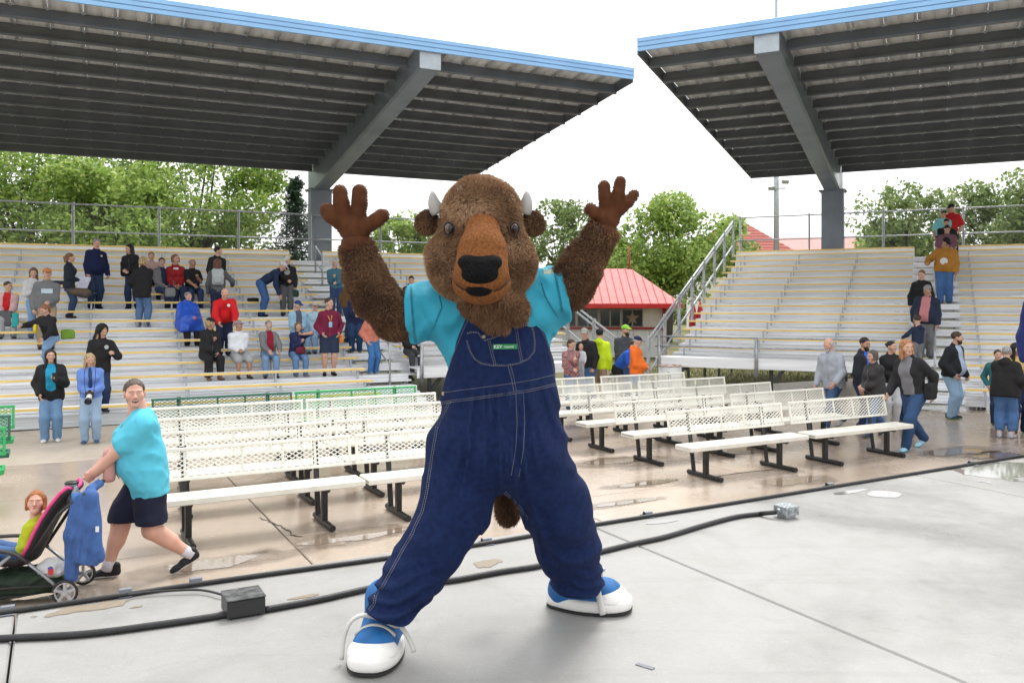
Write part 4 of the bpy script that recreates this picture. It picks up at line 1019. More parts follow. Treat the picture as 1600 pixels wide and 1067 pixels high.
def person(label, pos, rz, H=1.72, b=1.0, sex='m', pose='stand', top=None, bottom=None, shoes=((.05,.05,.05), (.5,.5,.5)), hair=('short', (.03,.02,.012)), hat=None, inner=None, skin='light', res=.021,
           lean=0, side=0, twist=0, yaw=0, nod=0, L='hang', Rr='hang', seat=.40, feet=None, hood=False, beard=None, glasses=False, smile=False, group='people in the audience', child=False, arm_k=1.0, neck=None, print_=None):
    root = empty('person', pos, rz); tag(root, label, 'person', group)
    h = H; top = top or dict(c=(.05,.05,.06)); bottom = bottom or dict(c=(.05,.09,.2))
    Rl = np.array(Matrix.Rotation(R(-lean), 3, 'X') @ Matrix.Rotation(R(side), 3, 'Y')); Rt = Rl @ np.array(Matrix.Rotation(R(twist), 3, 'Z'))
    wide = 1.0 if sex == 'm' else .90
    if feet is None:
        feet = {'stand': ((-.058, .0, 0), (.058, .02, 0)), 'walk': ((-.045, .17, 0), (.045, -.20, .035)), 'walk2': ((-.045, -.20, .035), (.045, .17, 0)), 'sit': ((-.075, .235, 0), (.075, .225, 0)), 'stairs': ((-.05, .12, -.10), (.05, -.04, 0)), 'step': ((-.06, .10, .12), (.06, -.05, 0))}[pose]
    hipz = .505*h
    if pose == 'sit': hipz = seat+.062*h*b
    elif pose in ('walk', 'walk2'): hipz = .480*h
    elif pose in ('stairs',): hipz = .470*h
    elif pose in ('step',): hipz = .50*h
    pel = V3(0, 0, hipz+.015*h)
    T = lambda x, y, z: pel+Rl @ V3(x, y, z)*h
    Tt = lambda x, y, z: pel+Rl @ V3(0, 0, .16)*h+Rt @ V3(x, y, z-.16)*h
    hip = [pel+V3(s*.050*h, 0, -.012*h) for s in (-1, 1)]
    ank = [V3(f[0], f[1], f[2]+.048)*h if True else 0 for f in feet]
    knee = []
    for i in (0, 1):
        k_, a_ = ik(hip[i], ank[i], .245*h, .232*h, (0.12*(-1, 1)[i], 1, .25 if pose == 'sit' else 0)); knee.append(k_); ank[i] = a_
    sho = [Tt(s*.100*wide*(1+.25*(b-1)), 0, .272) for s in (-1, 1)]
    wr = []; elb = []
    for i, hp in enumerate((L, Rr)):
        s_ = (-1, 1)[i]; tp = HANDP[hp] if isinstance(hp, str) else hp
        off = V3(tp[0]*s_, tp[1], tp[2])*h
        off = np.array(Matrix.Rotation(R(twist), 3, 'Z')) @ off
        e_, w_ = ik(sho[i], sho[i]+off, .168*h, .150*h, (s_*.55, -.9, -.25)); elb.append(e_); wr.append(w_)
    nb = Tt(0, -.005, .325); hc = nb+Rl @ V3(0, .012, .0)*h+np.array(Matrix.Rotation(R(-lean*.45), 3, 'X')) @ V3(0, .012, .098)*h
    hs = h*.134/.232*(1 if not child else 1.45)
    if child: hc = hc+V3(0, 0, .035*h)
    Hm = (Matrix.Rotation(R(yaw), 4, 'Z') @ Matrix.Rotation(R(-nod-lean*.35), 4, 'X')); Hm = Matrix.Translation(Vector(hc)) @ Hm @ Matrix.Scale(hs, 4)
    ab = (1+.55*(b-1))*arm_k; lb = 1+.6*(b-1)
    def torso(s, o, belly=True, k=.03):
        for s_ in (-1, 1):
            s.cone(T(s_*.040*b, 0, .0), T(s_*.036*b, .004, .13), .058*h*b+o, .052*h*b+o, k*h*1.2); s.cone(T(s_*.036*b, .004, .13), Tt(s_*.048*wide, .0, .24), .052*h*b+o, .056*h*(1+.5*(b-1))+o, k*h*1.2)
        [s.cone(Tt(0, -.005, .293), Tt(s_*.090*wide, -.005, .272), .034*h+o*.6, .036*h+o*.6, k*h) for s_ in (-1, 1)]
        if b > 1.08: s.ell(T(0, .030*b, .085), (.085*h*b+o, .080*h*b+o, .09*h+o), .05*h)
        if sex == 'f':
            for s_ in (-1, 1): s.ell(Tt(s_*.043, .052*(1+.3*(b-1)), .215), (.040*h+o, .036*h+o, .04*h+o), .03*h)
    def legs(s, o, frac=1.0, k=.025, flare=0):
        for i in (0, 1):
            s.cone(hip[i], knee[i], .056*h*lb+o, .039*h*lb+o, k*h)
            e = ank[i] if frac >= 1 else knee[i]+(ank[i]-knee[i])*frac
            r1 = .026*h*lb+o+flare if frac >= 1 else (.039+(.026-.039)*frac)*h*lb+o+flare
            if frac > 0: s.cone(knee[i], e, .039*h*lb+o, r1, k*h); 
            if frac > .4 : s.cone(knee[i]+(ank[i]-knee[i])*.18+V3(0, -.012*h, 0), knee[i]+(ank[i]-knee[i])*.42+V3(0, -.012*h, 0), .036*h*lb+o, .034*h*lb+o, k*h)
    def arms(s, o, frac=2.0, k=.02, fl=0):
        for i in (0, 1):
            if frac < 1:
                e = sho[i]+(elb[i]-sho[i])*frac; s.cone(sho[i], e, .036*h*ab+o, .034*h*ab+o+fl, k*h)
            else:
                s.cone(sho[i], elb[i], .036*h*ab+o, .030*h*ab+o, k*h); e = elb[i]+(wr[i]-elb[i])*(frac-1); s.cone(elb[i], e, .030*h*ab+o, .0225*h*ab+o, k*h)
    pts = np.array([pel, *knee, *ank, *sho, *elb, *wr, hc]); 
    # body: one surface with head and hands
    lo, hi = pts.min(0)-.16*h*max(1, b), pts.max(0)+.16*h*max(1, b); lo[2] = max(lo[2], min(ank[0][2], ank[1][2])-.08*h); hi[2] = hc[2]
    s = SD(lo, hi, res*1.15); torso(s, -.004); arms(s, 0); legs(s, -.002); s.cone(nb, hc-V3(0, .01*h, .03*h), .036*h, .034*h, .02*h)
    bV, bQ = s.nets(); bV = smooth_verts(bV, bQ, 1)
    hv, hq, hq2, hmi = head_t(.0095 if res > .015 else .0055, smile, child)
    Mh = np.array(Hm); hv2 = hv @ Mh[:3, :3].T+Mh[:3, 3]
    VS = [bV, hv2]; QS = [bQ, hq+len(bV), hq2+len(bV)]; MI = [np.zeros(len(bQ), int), hmi]; n = len(bV)+len(hv2)
    for i in (0, 1):
        s_ = (-1, 1)[i]; hp = (L, Rr)[i]; grip = 1 if hp in ('rail', 'phone', 'front', 'chest', 'face', 'out') or not isinstance(hp, str) else 0
        gv, gq = hand_t(.0075 if res > .015 else .0055, grip); z = -(wr[i]-elb[i]); z = z/np.linalg.norm(z)
        fy = V3(-s_*.15, 1, .25) if abs(z[1]) < .8 else V3(-s_*.4, 0, 1); y = fy-z*(fy@z); y /= np.linalg.norm(y); x = np.cross(y, z)
        g2 = gv.copy(); gq2 = gq
        if s_ < 0: g2[:, 0] *= -1; gq2 = gq[:, ::-1]
        sc = h/1.75*.96; VS.append(wr[i]+(g2[:, :1]*x+g2[:, 1:2]*y+g2[:, 2:3]*z)*sc); QS.append(gq2+n); MI.append(np.zeros(len(gq2), int)); n += len(gv)
    me = npmesh('body', np.concatenate(VS), np.concatenate(QS), True, np.concatenate(MI))
    sk = skinm(skin); hc_ = hairm(hair[1]) if hair else sk
    obj('body', me, [sk, M_eyew, M_iris, lipsm(), hc_]+([mat('mouth_inside', (.10,.015,.015), .6)] if smile else []), root)
    # trousers
    def wob(s, a):
        X, Y, Z = s.full(); s.D = (s.D-a*.8*vnoise(X*10, Y*10, Z*6)-a*.9*rid(vnoise(X*9+Z*7, Y*8, Z*6-X*4))-a*.5*rid(vnoise(X*17-Z*9, Y*15+2, Z*9))).astype(np.float32)
    bk = bottom.get('k', 'long'); o = bottom.get('o', .011)*h/1.7
    lo, hi = pts.min(0)-.15*h*max(1, b), pts.max(0)+.15*h*max(1, b); hi[2] = pel[2]+.16*h; lo[2] = min(ank[0][2], ank[1][2])-.06*h
    s = SD(lo, hi, res)
    for s_ in (-1, 1): s.cone(T(s_*.040*b, 0, -.005), T(s_*.038*b, .002, .07), .058*h*b+o, .054*h*b+o, .03*h)
    fr = {'long': 1.0, 'capri': .72, 'shorts': .05}[bk]
    legs(s, o, fr, flare=.012 if bk != 'shorts' else .0)
    if bk == 'shorts':
        for i in (0, 1): s.cone(hip[i], hip[i]+(knee[i]-hip[i])*.85, .062*h*lb+o, .060*h*lb+o, .02*h)
        for i in (0, 1): 
            d = knee[i]-hip[i]; d /= np.linalg.norm(d); 
        if pose != 'sit': s.cut(V3(0, 0, min(knee[0][2], knee[1][2])+.035*h), (0, 0, -1))
    wob(s, .006); up = Rl @ V3(0, 0, 1); s.cut(T(0, 0, .075), up)
    V, Q = s.nets(); V = smooth_verts(V, Q, 1); obj({'long': 'trousers', 'capri': 'capri_trousers', 'shorts': 'shorts'}[bk], npmesh('trousers', V, Q), cloth(bottom['c'], pattern=bottom.get('p')), root)
    # top
    o = top.get('o', .014)*h/1.7; sl = top.get('sl', 1.93); hem = top.get('hem', -.03)
    lo, hi = pts[[0, 5, 6, 7, 8, 9, 10, 11]].min(0)-.15*h*max(1, b), pts[[0, 5, 6, 7, 8, 9, 10, 11]].max(0)+.15*h*max(1, b); hi[2] = nb[2]+.06*h; lo[2] = min(lo[2], pel[2]-.25*h)
    s = SD(lo, hi, res); torso(s, o); arms(s, o*.8, sl, fl=.014)
    if hem < -.05:
        for s_ in (-1, 1): s.cone(T(s_*.040*b, 0, .03), T(s_*.044*b, 0, hem-.03), .058*h*b+o, .063*h*b+o, .03*h)
    if top.get('collar', True): s.cone(nb-V3(0, 0, .02*h), nb+Rl @ V3(0, .004, .022)*h, .046*h, .044*h, .02*h)
    if hood: s.ell(Tt(0, -.062, .315), (.062*h, .036*h, .042*h), .02*h)
    wob(s, top.get('wob', .007)); s.cut(T(0, 0, hem), -up)
    hcut = nb+Rl @ V3(0, .01, .03)*h; s.cut(hcut, Rl @ V3(0, .45, .9))
    V, Q = s.nets(); V = smooth_verts(V, Q, 1); TV_ = V; tn = top.get('n', 'jacket' if o > .018 else 'shirt')
    to = obj(tn, npmesh(tn, V, Q), cloth(top['c'], pattern=top.get('p')), root)
    if inner is None and o > .0185 and not print_:      # zip fastener down the front
        zs = np.linspace(max(hem+.03, .0), .27, 9); P = []
        for z_ in zs:
            c_ = Tt(0, 0, z_); mk = np.hypot(V[:, 0]-c_[0], V[:, 2]-c_[2]) < .025
            if mk.any(): P.append(Vector((c_[0], V[mk][:, 1].max()+.001, c_[2])))
        if len(P) > 3: obj('zip', MB().tube(P, .0045, 5), cloth(tuple(min(.4, v*2.5+.05) for v in top['c'])), root)
    if inner is not None:                      # the shirt that shows in the open front
        s = SD(lo, hi, res); torso(s, o+.008); s.cone(nb-V3(0, 0, .02*h), nb+Rl @ V3(0, .004, .015)*h, .048*h, .046*h, .02*h); wob(s, top.get('wob', .007))
        X, Y, Z = s.full(); Ri = Rt.T; px_ = Ri[0, 0]*(X-pel[0])+Ri[0, 1]*(Y-pel[1])+Ri[0, 2]*(Z-pel[2]); py_ = Ri[1, 0]*(X-pel[0])+Ri[1, 1]*(Y-pel[1])+Ri[1, 2]*(Z-pel[2])
        s.D = np.maximum(np.maximum(s.D, np.abs(px_)-inner.get('w', .052)*h), .02*h-py_).astype(np.float32); s.cut(T(0, 0, max(hem, .0)), -up); s.cut(hcut, Rl @ V3(0, .45, .9))
        V, Q = s.nets(); 
        if len(V): obj('shirt_front', npmesh('shirt_front', smooth_verts(V, Q, 1), Q), cloth(inner['c']), root)
    topV = TV_
    # shoes, hair, hat
    for i in (0, 1):
        a = ank[i]; mw = Matrix.Translation((a[0], a[1]-.01*h, a[2]-.048*h)) @ Matrix.Rotation(R((-1, 1)[i]*-9), 4, 'Z') @ Matrix.Rotation(R(-25 if feet[i][2] > .02 and pose != 'step' else 0), 4, 'X') @ Matrix.Scale(h/1.75, 4)
        obj('shoe', shoe_mesh(), [cloth(shoes[0], .6), mat('sole_%s' % str(shoes[1]), shoes[1], .6)], root, mw=mw)
    if hair and hair[0] != 'none': obj('hair', hair_mesh(hair[0]), hairm(hair[1]), root, mw=Hm)
    if beard: obj('beard', hair_mesh('beard'), hairm(beard), root, mw=Hm)
    if hat: obj(hat[0], hat_mesh(hat[0]), cloth(hat[1]), root, mw=Hm)
    if glasses: obj('sunglasses', hat_mesh('sunglasses'), mat('dark_lens', (.01,.01,.012), .1, coat=1), root, mw=Hm)
    root_info = dict(root=root, topV=topV, T=Tt, sho=sho, wr=wr, elb=elb, pel=pel, hc=hc, h=h, Hm=Hm, Rl=Rl, hip=hip, knee=knee, ank=ank)
    if print_: emblem(root_info, **print_)
    return root_info
def emblem(pi, c, w=.10, hgt=.07, x=0, z=.22, shape='disc', name='emblem', y=.02):
    """flat print on the chest, pressed just clear of the cloth"""
    h = pi['h']; V = pi['topV']; q = pi['T'](x, 0, z); m_ = np.hypot(V[:, 0]-q[0], V[:, 2]-q[2]) < .03
    if not m_.any(): return
    m = MB()
    if shape == 'disc': m.lathe([(w/2, 0), (w/2, .004)], 18, (0, 0, 0), (R(90), 0, 0))
    else: m.rbox((0, 0, 0), (w, .006, hgt), .002)
    p = V3(q[0], V[m_][:, 1].max()+.012, q[2]); obj(name, m, cloth(c), pi['root'], Vector(p))
def world_of(pi, p): 
    return pi['root'].matrix_basis @ Vector(p)
# ------------------------------------------------------------------ the crowd
BLK, CHAR, NAVY, GREY, LGREY, WHT = (.018,.018,.02), (.05,.052,.055), (.016,.024,.06), (.20,.205,.21), (.38,.39,.41), (.72,.72,.72)
JEAN, LJEAN, DJEAN, KHAKI = (.06,.125,.27), (.20,.33,.52), (.022,.04,.09), (.36,.27,.18)
RED, MAR, PINK, TEAL, BLUE, LBLUE = (.55,.02,.025), (.20,.018,.035), (.55,.33,.32), (.05,.15,.20), (.02,.11,.50), (.27,.46,.66)
HB, HDB, HBL, HBLD, HGR, HWH, HRED, HAUB = (.07,.04,.022), (.012,.009,.008), (.42,.28,.13), (.50,.36,.18), (.30,.29,.28), (.62,.60,.57), (.38,.14,.045), (.16,.06,.03)
def facing(th, ang): return th+math.pi+R(ang)
def spot(side, x, ytop, H, sit=False, b=1.0, seat=.40, row=None):
    fr, n1, z1, th = (FA, NA1, ZA1, TA) if side == 'A' else (FB, NB1, ZB1, -TB)
    best = None
    for r in range(1, ROWS+1):
        if row and r != row: continue
        n = n1+(r-1)*RUN+(.13 if sit else -.17); zf = z1+(r-1)*RISE-FOOT
        u = (x-CX)/F; nv = fr[1]; Yd = n/(nv.x*u+nv.y); top = zf+(H if not sit else seat+(.062*b+.015+.48)*H)
        y = Y0-F*(top-EYE)/Yd; e = abs(y-ytop)
        if best is None or e < best[0]: best = (e, r, Yd, zf, top)
    e, r, Yd, zf, top = best; zt = EYE-(ytop-Y0)/F*Yd
    Hn = (zt-zf) if not sit else (zt-zf-seat)/(.062*b+.015+.48)
    Hn = min(max(Hn, H*.86), H*1.10)
    return Vector(((x-CX)/F*Yd, Yd, max(zf, 0))), Hn, th
def vary(label, k):                       # nobody stands quite straight
    rg = random.Random(label); k.setdefault('yaw', rg.uniform(-35, 35)); k.setdefault('nod', rg.uniform(-4, 14)); k.setdefault('lean', rg.uniform(-2, 9)); k.setdefault('side', rg.uniform(-5, 5)); k.setdefault('twist', rg.uniform(-14, 14))
    for a in ('L', 'Rr'):
        if k.get(a, 'hang') == 'hang':
            h_ = rg.choice(['hang', 'hang', 'pocket', 'front', (.045, .06, -.295), (.06, -.02, -.30)]); k[a] = h_
def pA(label, x, yt, H=1.72, ang=0, sit=False, row=None, bl='A', **k):
    b = k.get('b', 1.0); pos, Hn, th = spot(bl, x, yt, H, sit, b, row=row)
    vary(label, k)
    k.setdefault('group', 'spectators on the left bleacher' if bl == 'A' else 'people on the right bleacher')
    return person(label, pos, facing(th, ang), Hn, pose='sit' if sit else k.pop('pose', 'stand'), **k)
def pG(label, x, yf, yt, ang=0, z=0, **k):
    p = at_z(x, yf, z); Hn = (yf-yt)/F*p.y; lean = k.get('lean', 0)
    Hn /= (.5+.5*math.cos(R(lean))); vary(label, k); k.setdefault('group', 'people standing on the plaza')
    return person(label, p, math.pi+R(ang), Hn, pose=k.pop('pose', 'stand'), **k)
def T_(c, **k): return dict(c=c, **k)
SH = lambda c, s=(.6,.6,.58): (c, s)
# seated and standing on the left bleacher
pA('seated person in pale pink jacket over red shirt at left photo edge', 9, 441, 1.70, 10, True, top=T_((.62,.42,.42), o=.022), inner=dict(c=RED), bottom=T_(LGREY), Rr='lap', L='lap', hair=('short', HB))
pA('person in white top with raised sunglasses behind the grey hoodie', 54, 420, 1.60, 25, sex='f', top=T_((.55,.54,.55)), bottom=T_(LJEAN), hair=('long', (.16,.08,.04)), L='phone', Rr='phone', nod=20)
pA('standing person in grey printed hoodie and orange cap', 72, 421, 1.80, 5, top=T_((.16,.165,.17), o=.02), bottom=T_(KHAKI), hair=('short', HB), hat=('cap', (.48,.20,.07)), hood=True, b=1.05, print_=dict(c=(.5,.6,.68), w=.22, hgt=.10, shape='box', name='chest_print', z=.21))
pA('person in black jacket reaching out over a row, pale jeans', 80, 474, 1.66, -35, sex='f', top=T_(BLK, o=.02), bottom=T_(LJEAN), hair=('pony', (.32,.13,.05)), lean=22, L='low', Rr='out', nod=18, pose='step', row=5)
pA('person in dark blazer, jeans and brown boots facing right', 108, 397, 1.70, 85, sex='f', top=T_((.02,.028,.04), o=.02, hem=-.06), bottom=T_((.03,.06,.12)), hair=('pony', (.25,.12,.05)), shoes=SH((.12,.05,.02), (.05,.03,.02)), L='hang', Rr='front', row=10)
pA('person in navy sweater with gold chest badge, standing near top row', 147, 374, 1.86, 25, top=T_((.010,.016,.062), o=.018), bottom=T_((.02,.04,.085)), hair=('short', HGR), skin='pink', b=1.15, L='hang', Rr='hang', yaw=-20, shoes=SH(BLK, BLK), print_=dict(c=(.6,.5,.3), w=.05, x=-.05, z=.245), row=11)
pA('person in black jacket with black backpack left of seated group', 208, 383, 1.70, -20, sex='f', top=T_(BLK, o=.022), bottom=T_(DJEAN), hair=('long', HDB), L='front', Rr='hang', side=6, yaw=-30, shoes=SH(BLK, BLK), row=11)
pA('person in long black coat and blue jeans seen from behind', 222, 402, 1.70, 150, sex='f', top=T_(BLK, o=.026, hem=-.10), bottom=T_((.10,.18,.33)), hair=('bob', HBLD), shoes=SH((.55,.54,.52)), L='hang', Rr='front', yaw=-20)
pA('seated person in pale pink top behind the open grey jacket', 239, 395, 1.66, 0, True, sex='f', top=T_((.52,.36,.31)), bottom=T_(DJEAN), hair=('pony', (.20,.10,.05)), L='lap', Rr='lap')
pA('seated person in open grey jacket over navy shirt', 253, 404, 1.72, 35, True, top=T_((.17,.17,.175), o=.022), inner=dict(c=(.02,.03,.07)), bottom=T_((.03,.05,.11)), hair=('short', HDB), yaw=-30, L='knee', Rr='lap', row=11)
pA('seated person in dark red sweater with white collar', 276, 399, 1.64, 0, True, sex='f', top=T_((.30,.018,.022)), bottom=T_(DJEAN), hair=('bob', (.28,.12,.06)), L='lap', Rr='lap', print_=dict(c=WHT, w=.12, hgt=.05, shape='box', name='white_collar', z=.285), row=11)
pA('seated person in short-sleeved black polo shirt', 300, 406, 1.76, 10, True, top=T_(BLK, sl=.7), bottom=T_((.03,.05,.11)), hair=('bald', HGR), skin='tan', b=1.1, yaw=45, L='chest', Rr='knee', row=11)
pA('person in black hoodie behind the silver backpack', 338, 387, 1.78, 30, top=T_(BLK, o=.02), hood=True, bottom=T_(DJEAN), hair=('short', HDB), yaw=40, row=11)
bpk = pA('person in grey sweater wearing a silver backpack, back turned', 341, 405, 1.66, 175, sex='f', top=T_((.10,.105,.11)), bottom=T_((.02,.03,.06)), hair=('long', HAUB), L='hang', Rr='rail')
pon = pA('seated person wrapped in bright blue rain poncho', 292, 461, 1.74, 15, True, b=1.25, top=T_((.015,.08,.50), o=.03, sl=1.7), bottom=T_(BLK), hair=('short', HGR), L='lap', Rr='lap', skin='pink', row=7)
pA('person in red jacket with white chest emblem leaning down', 350, 458, 1.95, 0, top=T_((.60,.015,.02), o=.022), bottom=T_(NAVY), hair=('bald', HGR), lean=38, nod=15, L='low', Rr='low', skin='pink', b=1.12, print_=dict(c=WHT, w=.07, x=-.045, z=.23), row=6)
pA('person in navy sweater and white cap bent far over', 408, 409, 2.0, 70, top=T_((.018,.03,.075)), bottom=T_((.05,.12,.30)), hair=('short', HWH), hat=('cap', (.6,.6,.6)), lean=56, nod=20, L='down', Rr='down', shoes=SH(BLK, BLK), row=10)
pA('person in black printed hoodie, white cap and grey trousers', 448, 401, 1.72, -10, top=T_(BLK, o=.02), hood=True, bottom=T_((.10,.10,.105)), hair=('short', HGR), hat=('cap', (.55,.54,.5)), nod=25, yaw=-25, print_=dict(c=(.33,.33,.34), w=.15, name='chest_print'), row=10)
pA('person in teal fleece jacket standing beside the aisle rail', 525, 407, 1.76, -15, top=T_((.06,.16,.22), o=.024), bottom=T_((.03,.06,.14)), hair=('short', HWH), L='hang', Rr='chest', yaw=40, row=10)
pA('person in brown jacket half hidden by the raised furry arm', 545, 425, 1.74, 110, top=T_((.14,.075,.03), o=.024), bottom=T_((.03,.06,.13)), hair=('short', HGR))
pA('seated person all in black with cap, left end of front group', 325, 498, 1.66, 15, True, sex='f', b=1.12, top=T_(BLK, o=.022), bottom=T_(BLK, k='capri'), hair=('bob', HBLD), hat=('cap', BLK), L='lap', Rr='chest', shoes=SH((.35,.2,.14), (.03,.03,.03)), skin='tan', row=4)
pA('seated person in white hoodie and pale shorts', 373, 502, 1.76, 10, True, top=T_((.68,.70,.74), o=.02), bottom=T_((.35,.35,.36), k='shorts'), hair=('short', HGR), hat=('cap', (.28,.22,.24)), L='front', Rr='front', skin='tan', yaw=30, row=4)
pA('seated person in grey jacket open over dark red shirt', 419, 502, 1.76, 0, True, top=T_((.17,.175,.185), o=.024), inner=dict(c=(.26,.012,.03)), bottom=T_((.17,.28,.44)), hair=('short', HGR), L='knee', Rr='knee', shoes=SH((.10,.04,.02), (.04,.02,.015)), yaw=15, beard=(.4,.38,.36), row=4)
pur = pA('seated person in navy jacket with a maroon purse on lap', 462, 504, 1.64, 8, True, sex='f', top=T_((.018,.028,.085), o=.024), bottom=T_((.12,.22,.40)), hair=('bob', (.22,.12,.06)), L='face', Rr='chest', side=-4, shoes=SH((.25,.2,.18)), row=4)
pA('seated person in light blue shirt with navy cap', 465, 472, 1.80, 8, True, top=T_((.30,.50,.66), o=.022), inner=dict(c=(.10,.10,.13)), bottom=T_((.25,.38,.52)), hair=('short', HWH), hat=('cap', (.03,.06,.20)), skin='pink', b=1.08, yaw=25, row=6)
pA('seated person in light blue top wearing sunglasses', 492, 473, 1.64, 5, True, sex='f', top=T_((.36,.52,.62)), bottom=T_((.25,.38,.55)), hair=('short', HWH), glasses=True, row=6)
lan = pA('standing person in maroon sweatshirt and navy shorts with lanyard', 514, 467, 1.80, -5, top=T_((.165,.014,.045), o=.02), bottom=T_((.02,.03,.065), k='shorts'), hair=('short', HB), yaw=35, L='hip', Rr='hip', shoes=SH(BLK, BLK), b=1.03, row=4)
pA('person in navy coat and jeans behind the coral jacket', 556, 452, 1.74, -20, top=T_((.016,.022,.07), o=.024, hem=-.08), inner=dict(c=(.5,.5,.52)), bottom=T_((.02,.05,.12)), hair=('short', HB), row=6)
pA('person in coral jacket and blue jeans on the left aisle stairs', 582, 484, 1.64, 20, sex='f', top=T_((.55,.19,.13), o=.022), bottom=T_((.05,.16,.38)), hair=('bob', HB), Rr='hang', L='rail', nod=15, shoes=SH((.2,.24,.3)), row=4)
pA('seated person in charcoal top just above the turquoise costume shoulder', 643, 432, 1.70, 0, True, top=T_(CHAR), bottom=T_(DJEAN), hair=('short', HDB))
pA('seated person in black top low behind the turquoise costume sleeve', 640, 515, 1.66, 10, True, top=T_(BLK), bottom=T_(CHAR), hair=('short', HB), row=4)
pA('person in black hooded jacket with the hood up', 155, 509, 1.72, 15, top=T_(BLK, o=.026, hem=-.07), hair=('long', (.45,.3,.14)), hat=('hood', BLK), bottom=T_(DJEAN), nod=25, L='phone', Rr='hang', print_=dict(c=(.45,.46,.48), w=.08, x=-.04, z=.24))
# on the ground at left
pho = pG('person in black jacket over blue shirt holding a phone, on plaza', 80, 690, 546, 25, sex='f', top=T_(BLK, o=.024, hem=-.07), inner=dict(c=(.02,.30,.50), w=.05), bottom=T_((.16,.28,.46)), hair=('long', HDB), skin='light', L='phone', Rr='pocket', shoes=SH((.7,.7,.7), (.75,.75,.75)), b=1.08, yaw=10, res=.018)
pcm = pG('person in blue rain jacket holding a camera with white lens', 142, 692, 553, 20, sex='f', top=T_((.14,.25,.62), o=.024), inner=dict(c=(.03,.06,.14), w=.022), bottom=T_((.30,.42,.58)), hair=('long', HBLD), L='front', Rr='front', shoes=SH((.05,.08,.18)), res=.018)
# middle group near the red-roofed stand
CG = 'group by the red-roofed stand'
pG('person in red plaid shirt holding a baby', 893, 640, 531, 20, sex='f', top=T_((.3,.05,.05), p='plaid', hem=-.06), bottom=T_(JEAN), hair=('pony', HB), L='chest', Rr='front', nod=15, group=CG)
pG('baby in white held by the person in plaid', 908, 590, 541, -20, z=.66, child=True, top=T_((.6,.62,.68)), bottom=T_(LGREY), hair=('short', HBLD), group=CG, pose='stand')
pG('toddler in pink behind the cream benches', 889, 626, 571, -10, child=True, top=T_((.6,.4,.42)), bottom=T_(LGREY), hair=('short', HRED), group=CG)
pG('person in black jacket and grey cap beside the yellow safety jacket', 920, 634, 514, -40, top=T_(BLK, o=.024), bottom=T_(JEAN), hair=('short', HB), hat=('cap', (.3,.3,.28)), group=CG)
pG('person in high-visibility yellow jacket, back turned', 934, 632, 515, 160, top=T_((.55,.75,.02), o=.03, hem=-.05), bottom=T_(KHAKI), hair=('short', HDB), hat=('cap', BLK), hood=True, group=CG, b=1.1)
pG('person in royal blue shirt leaning over', 964, 630, 536, 60, top=T_((.02,.10,.50), sl=.7), bottom=T_(BLK), hair=('short', HB), lean=40, L='low', Rr='low', group=CG)
pG('person in charcoal polo and lime green cap', 974, 626, 509, 10, top=T_((.06,.065,.075), sl=.7), bottom=T_(JEAN), hair=('short', HDB), hat=('cap', (.25,.55,.05)), beard=HDB, b=1.12, group=CG)
pG('person in bright orange hoodie and navy cap', 994, 640, 527, 75, top=T_((.80,.16,.02), o=.026, hem=-.05), bottom=T_(JEAN), hair=('short', HWH), hat=('cap', (.02,.025,.07)), hood=True, L='front', Rr='front', nod=15, b=1.1, group=CG)
# plaza right
GP = 'people walking off at right'
pG('person in pale grey long-sleeved shirt walking behind benches', 1303, 668, 526, -62, top=T_((.36,.38,.43), hem=-.06, o=.02), bottom=T_((.05,.10,.20)), hair=('bald', HWH), beard=(.5,.48,.46), skin='pink', b=1.08, nod=18, L='walkf', Rr='hang', shoes=SH((.5,.5,.5)), pose='walk', group=GP, res=.018)
pG('person in bright blue shirt under open black jacket', 1345, 672, 529, 55, top=T_((.02,.022,.03), o=.026), inner=dict(c=(.02,.14,.65), w=.06), bottom=T_(DJEAN), hair=('short', HDB), skin='tan', beard=HDB, group=GP, L='hang', Rr='hang', res=.018)
pG('person in charcoal fleece coat walking left', 1369, 682, 545, -65, sex='f', top=T_((.045,.043,.045), o=.03, hem=-.09), bottom=T_(JEAN), hair=('bob', (.12,.10,.09)), pose='walk', L='hang', Rr='front', group=GP, res=.018, b=1.05)
pG('person in black zip jacket and white trousers on right plaza', 1391, 664, 534, -5, sex='f', top=T_(BLK, o=.024), inner=dict(c=BLK), bottom=T_((.55,.56,.58)), hair=('bun', HDB), group=GP, L='front', Rr='front')
pG('person in dark grey top mostly hidden behind the striding person', 1416, 660, 541, -30, sex='f', top=T_((.09,.09,.10)), bottom=T_(DJEAN), hair=('short', HAUB), group=GP)
rw = pG('person in black and grey jacket striding in bright blue shoes', 1428, 702, 527, -62, sex='f', top=T_((.02,.02,.022), o=.02), inner=dict(c=(.17,.17,.185), w=.06), bottom=T_((.03,.07,.16)), hair=('curlylong', (.45,.19,.075)), pose='walk', L='walkb', Rr='walkf', yaw=62, shoes=SH((.35,.6,.75), (.05,.35,.65)), group=GP, res=.018, b=1.04)
pG('person in black jacket and pale jeans before the right stairs', 1486, 654, 519, 40, top=T_((.016,.018,.022), o=.028), inner=dict(c=(.38,.46,.6)), bottom=T_((.28,.42,.58)), hair=('short', HB), beard=HB, L='hang', Rr='pocket', b=1.18, shoes=SH((.03,.05,.07), (.3,.5,.2)), yaw=20, group=GP, res=.018)
pG('person in black hoodie and cropped jeans, back turned, far right', 1571, 684, 543, 140, sex='f', top=T_((.018,.017,.018), o=.032, hem=-.07), bottom=T_((.07,.15,.32), k='capri'), hair=('short', (.42,.41,.40)), hood=True, b=1.25, shoes=SH((.45,.45,.5), (.6,.6,.6)), group=GP, res=.018)
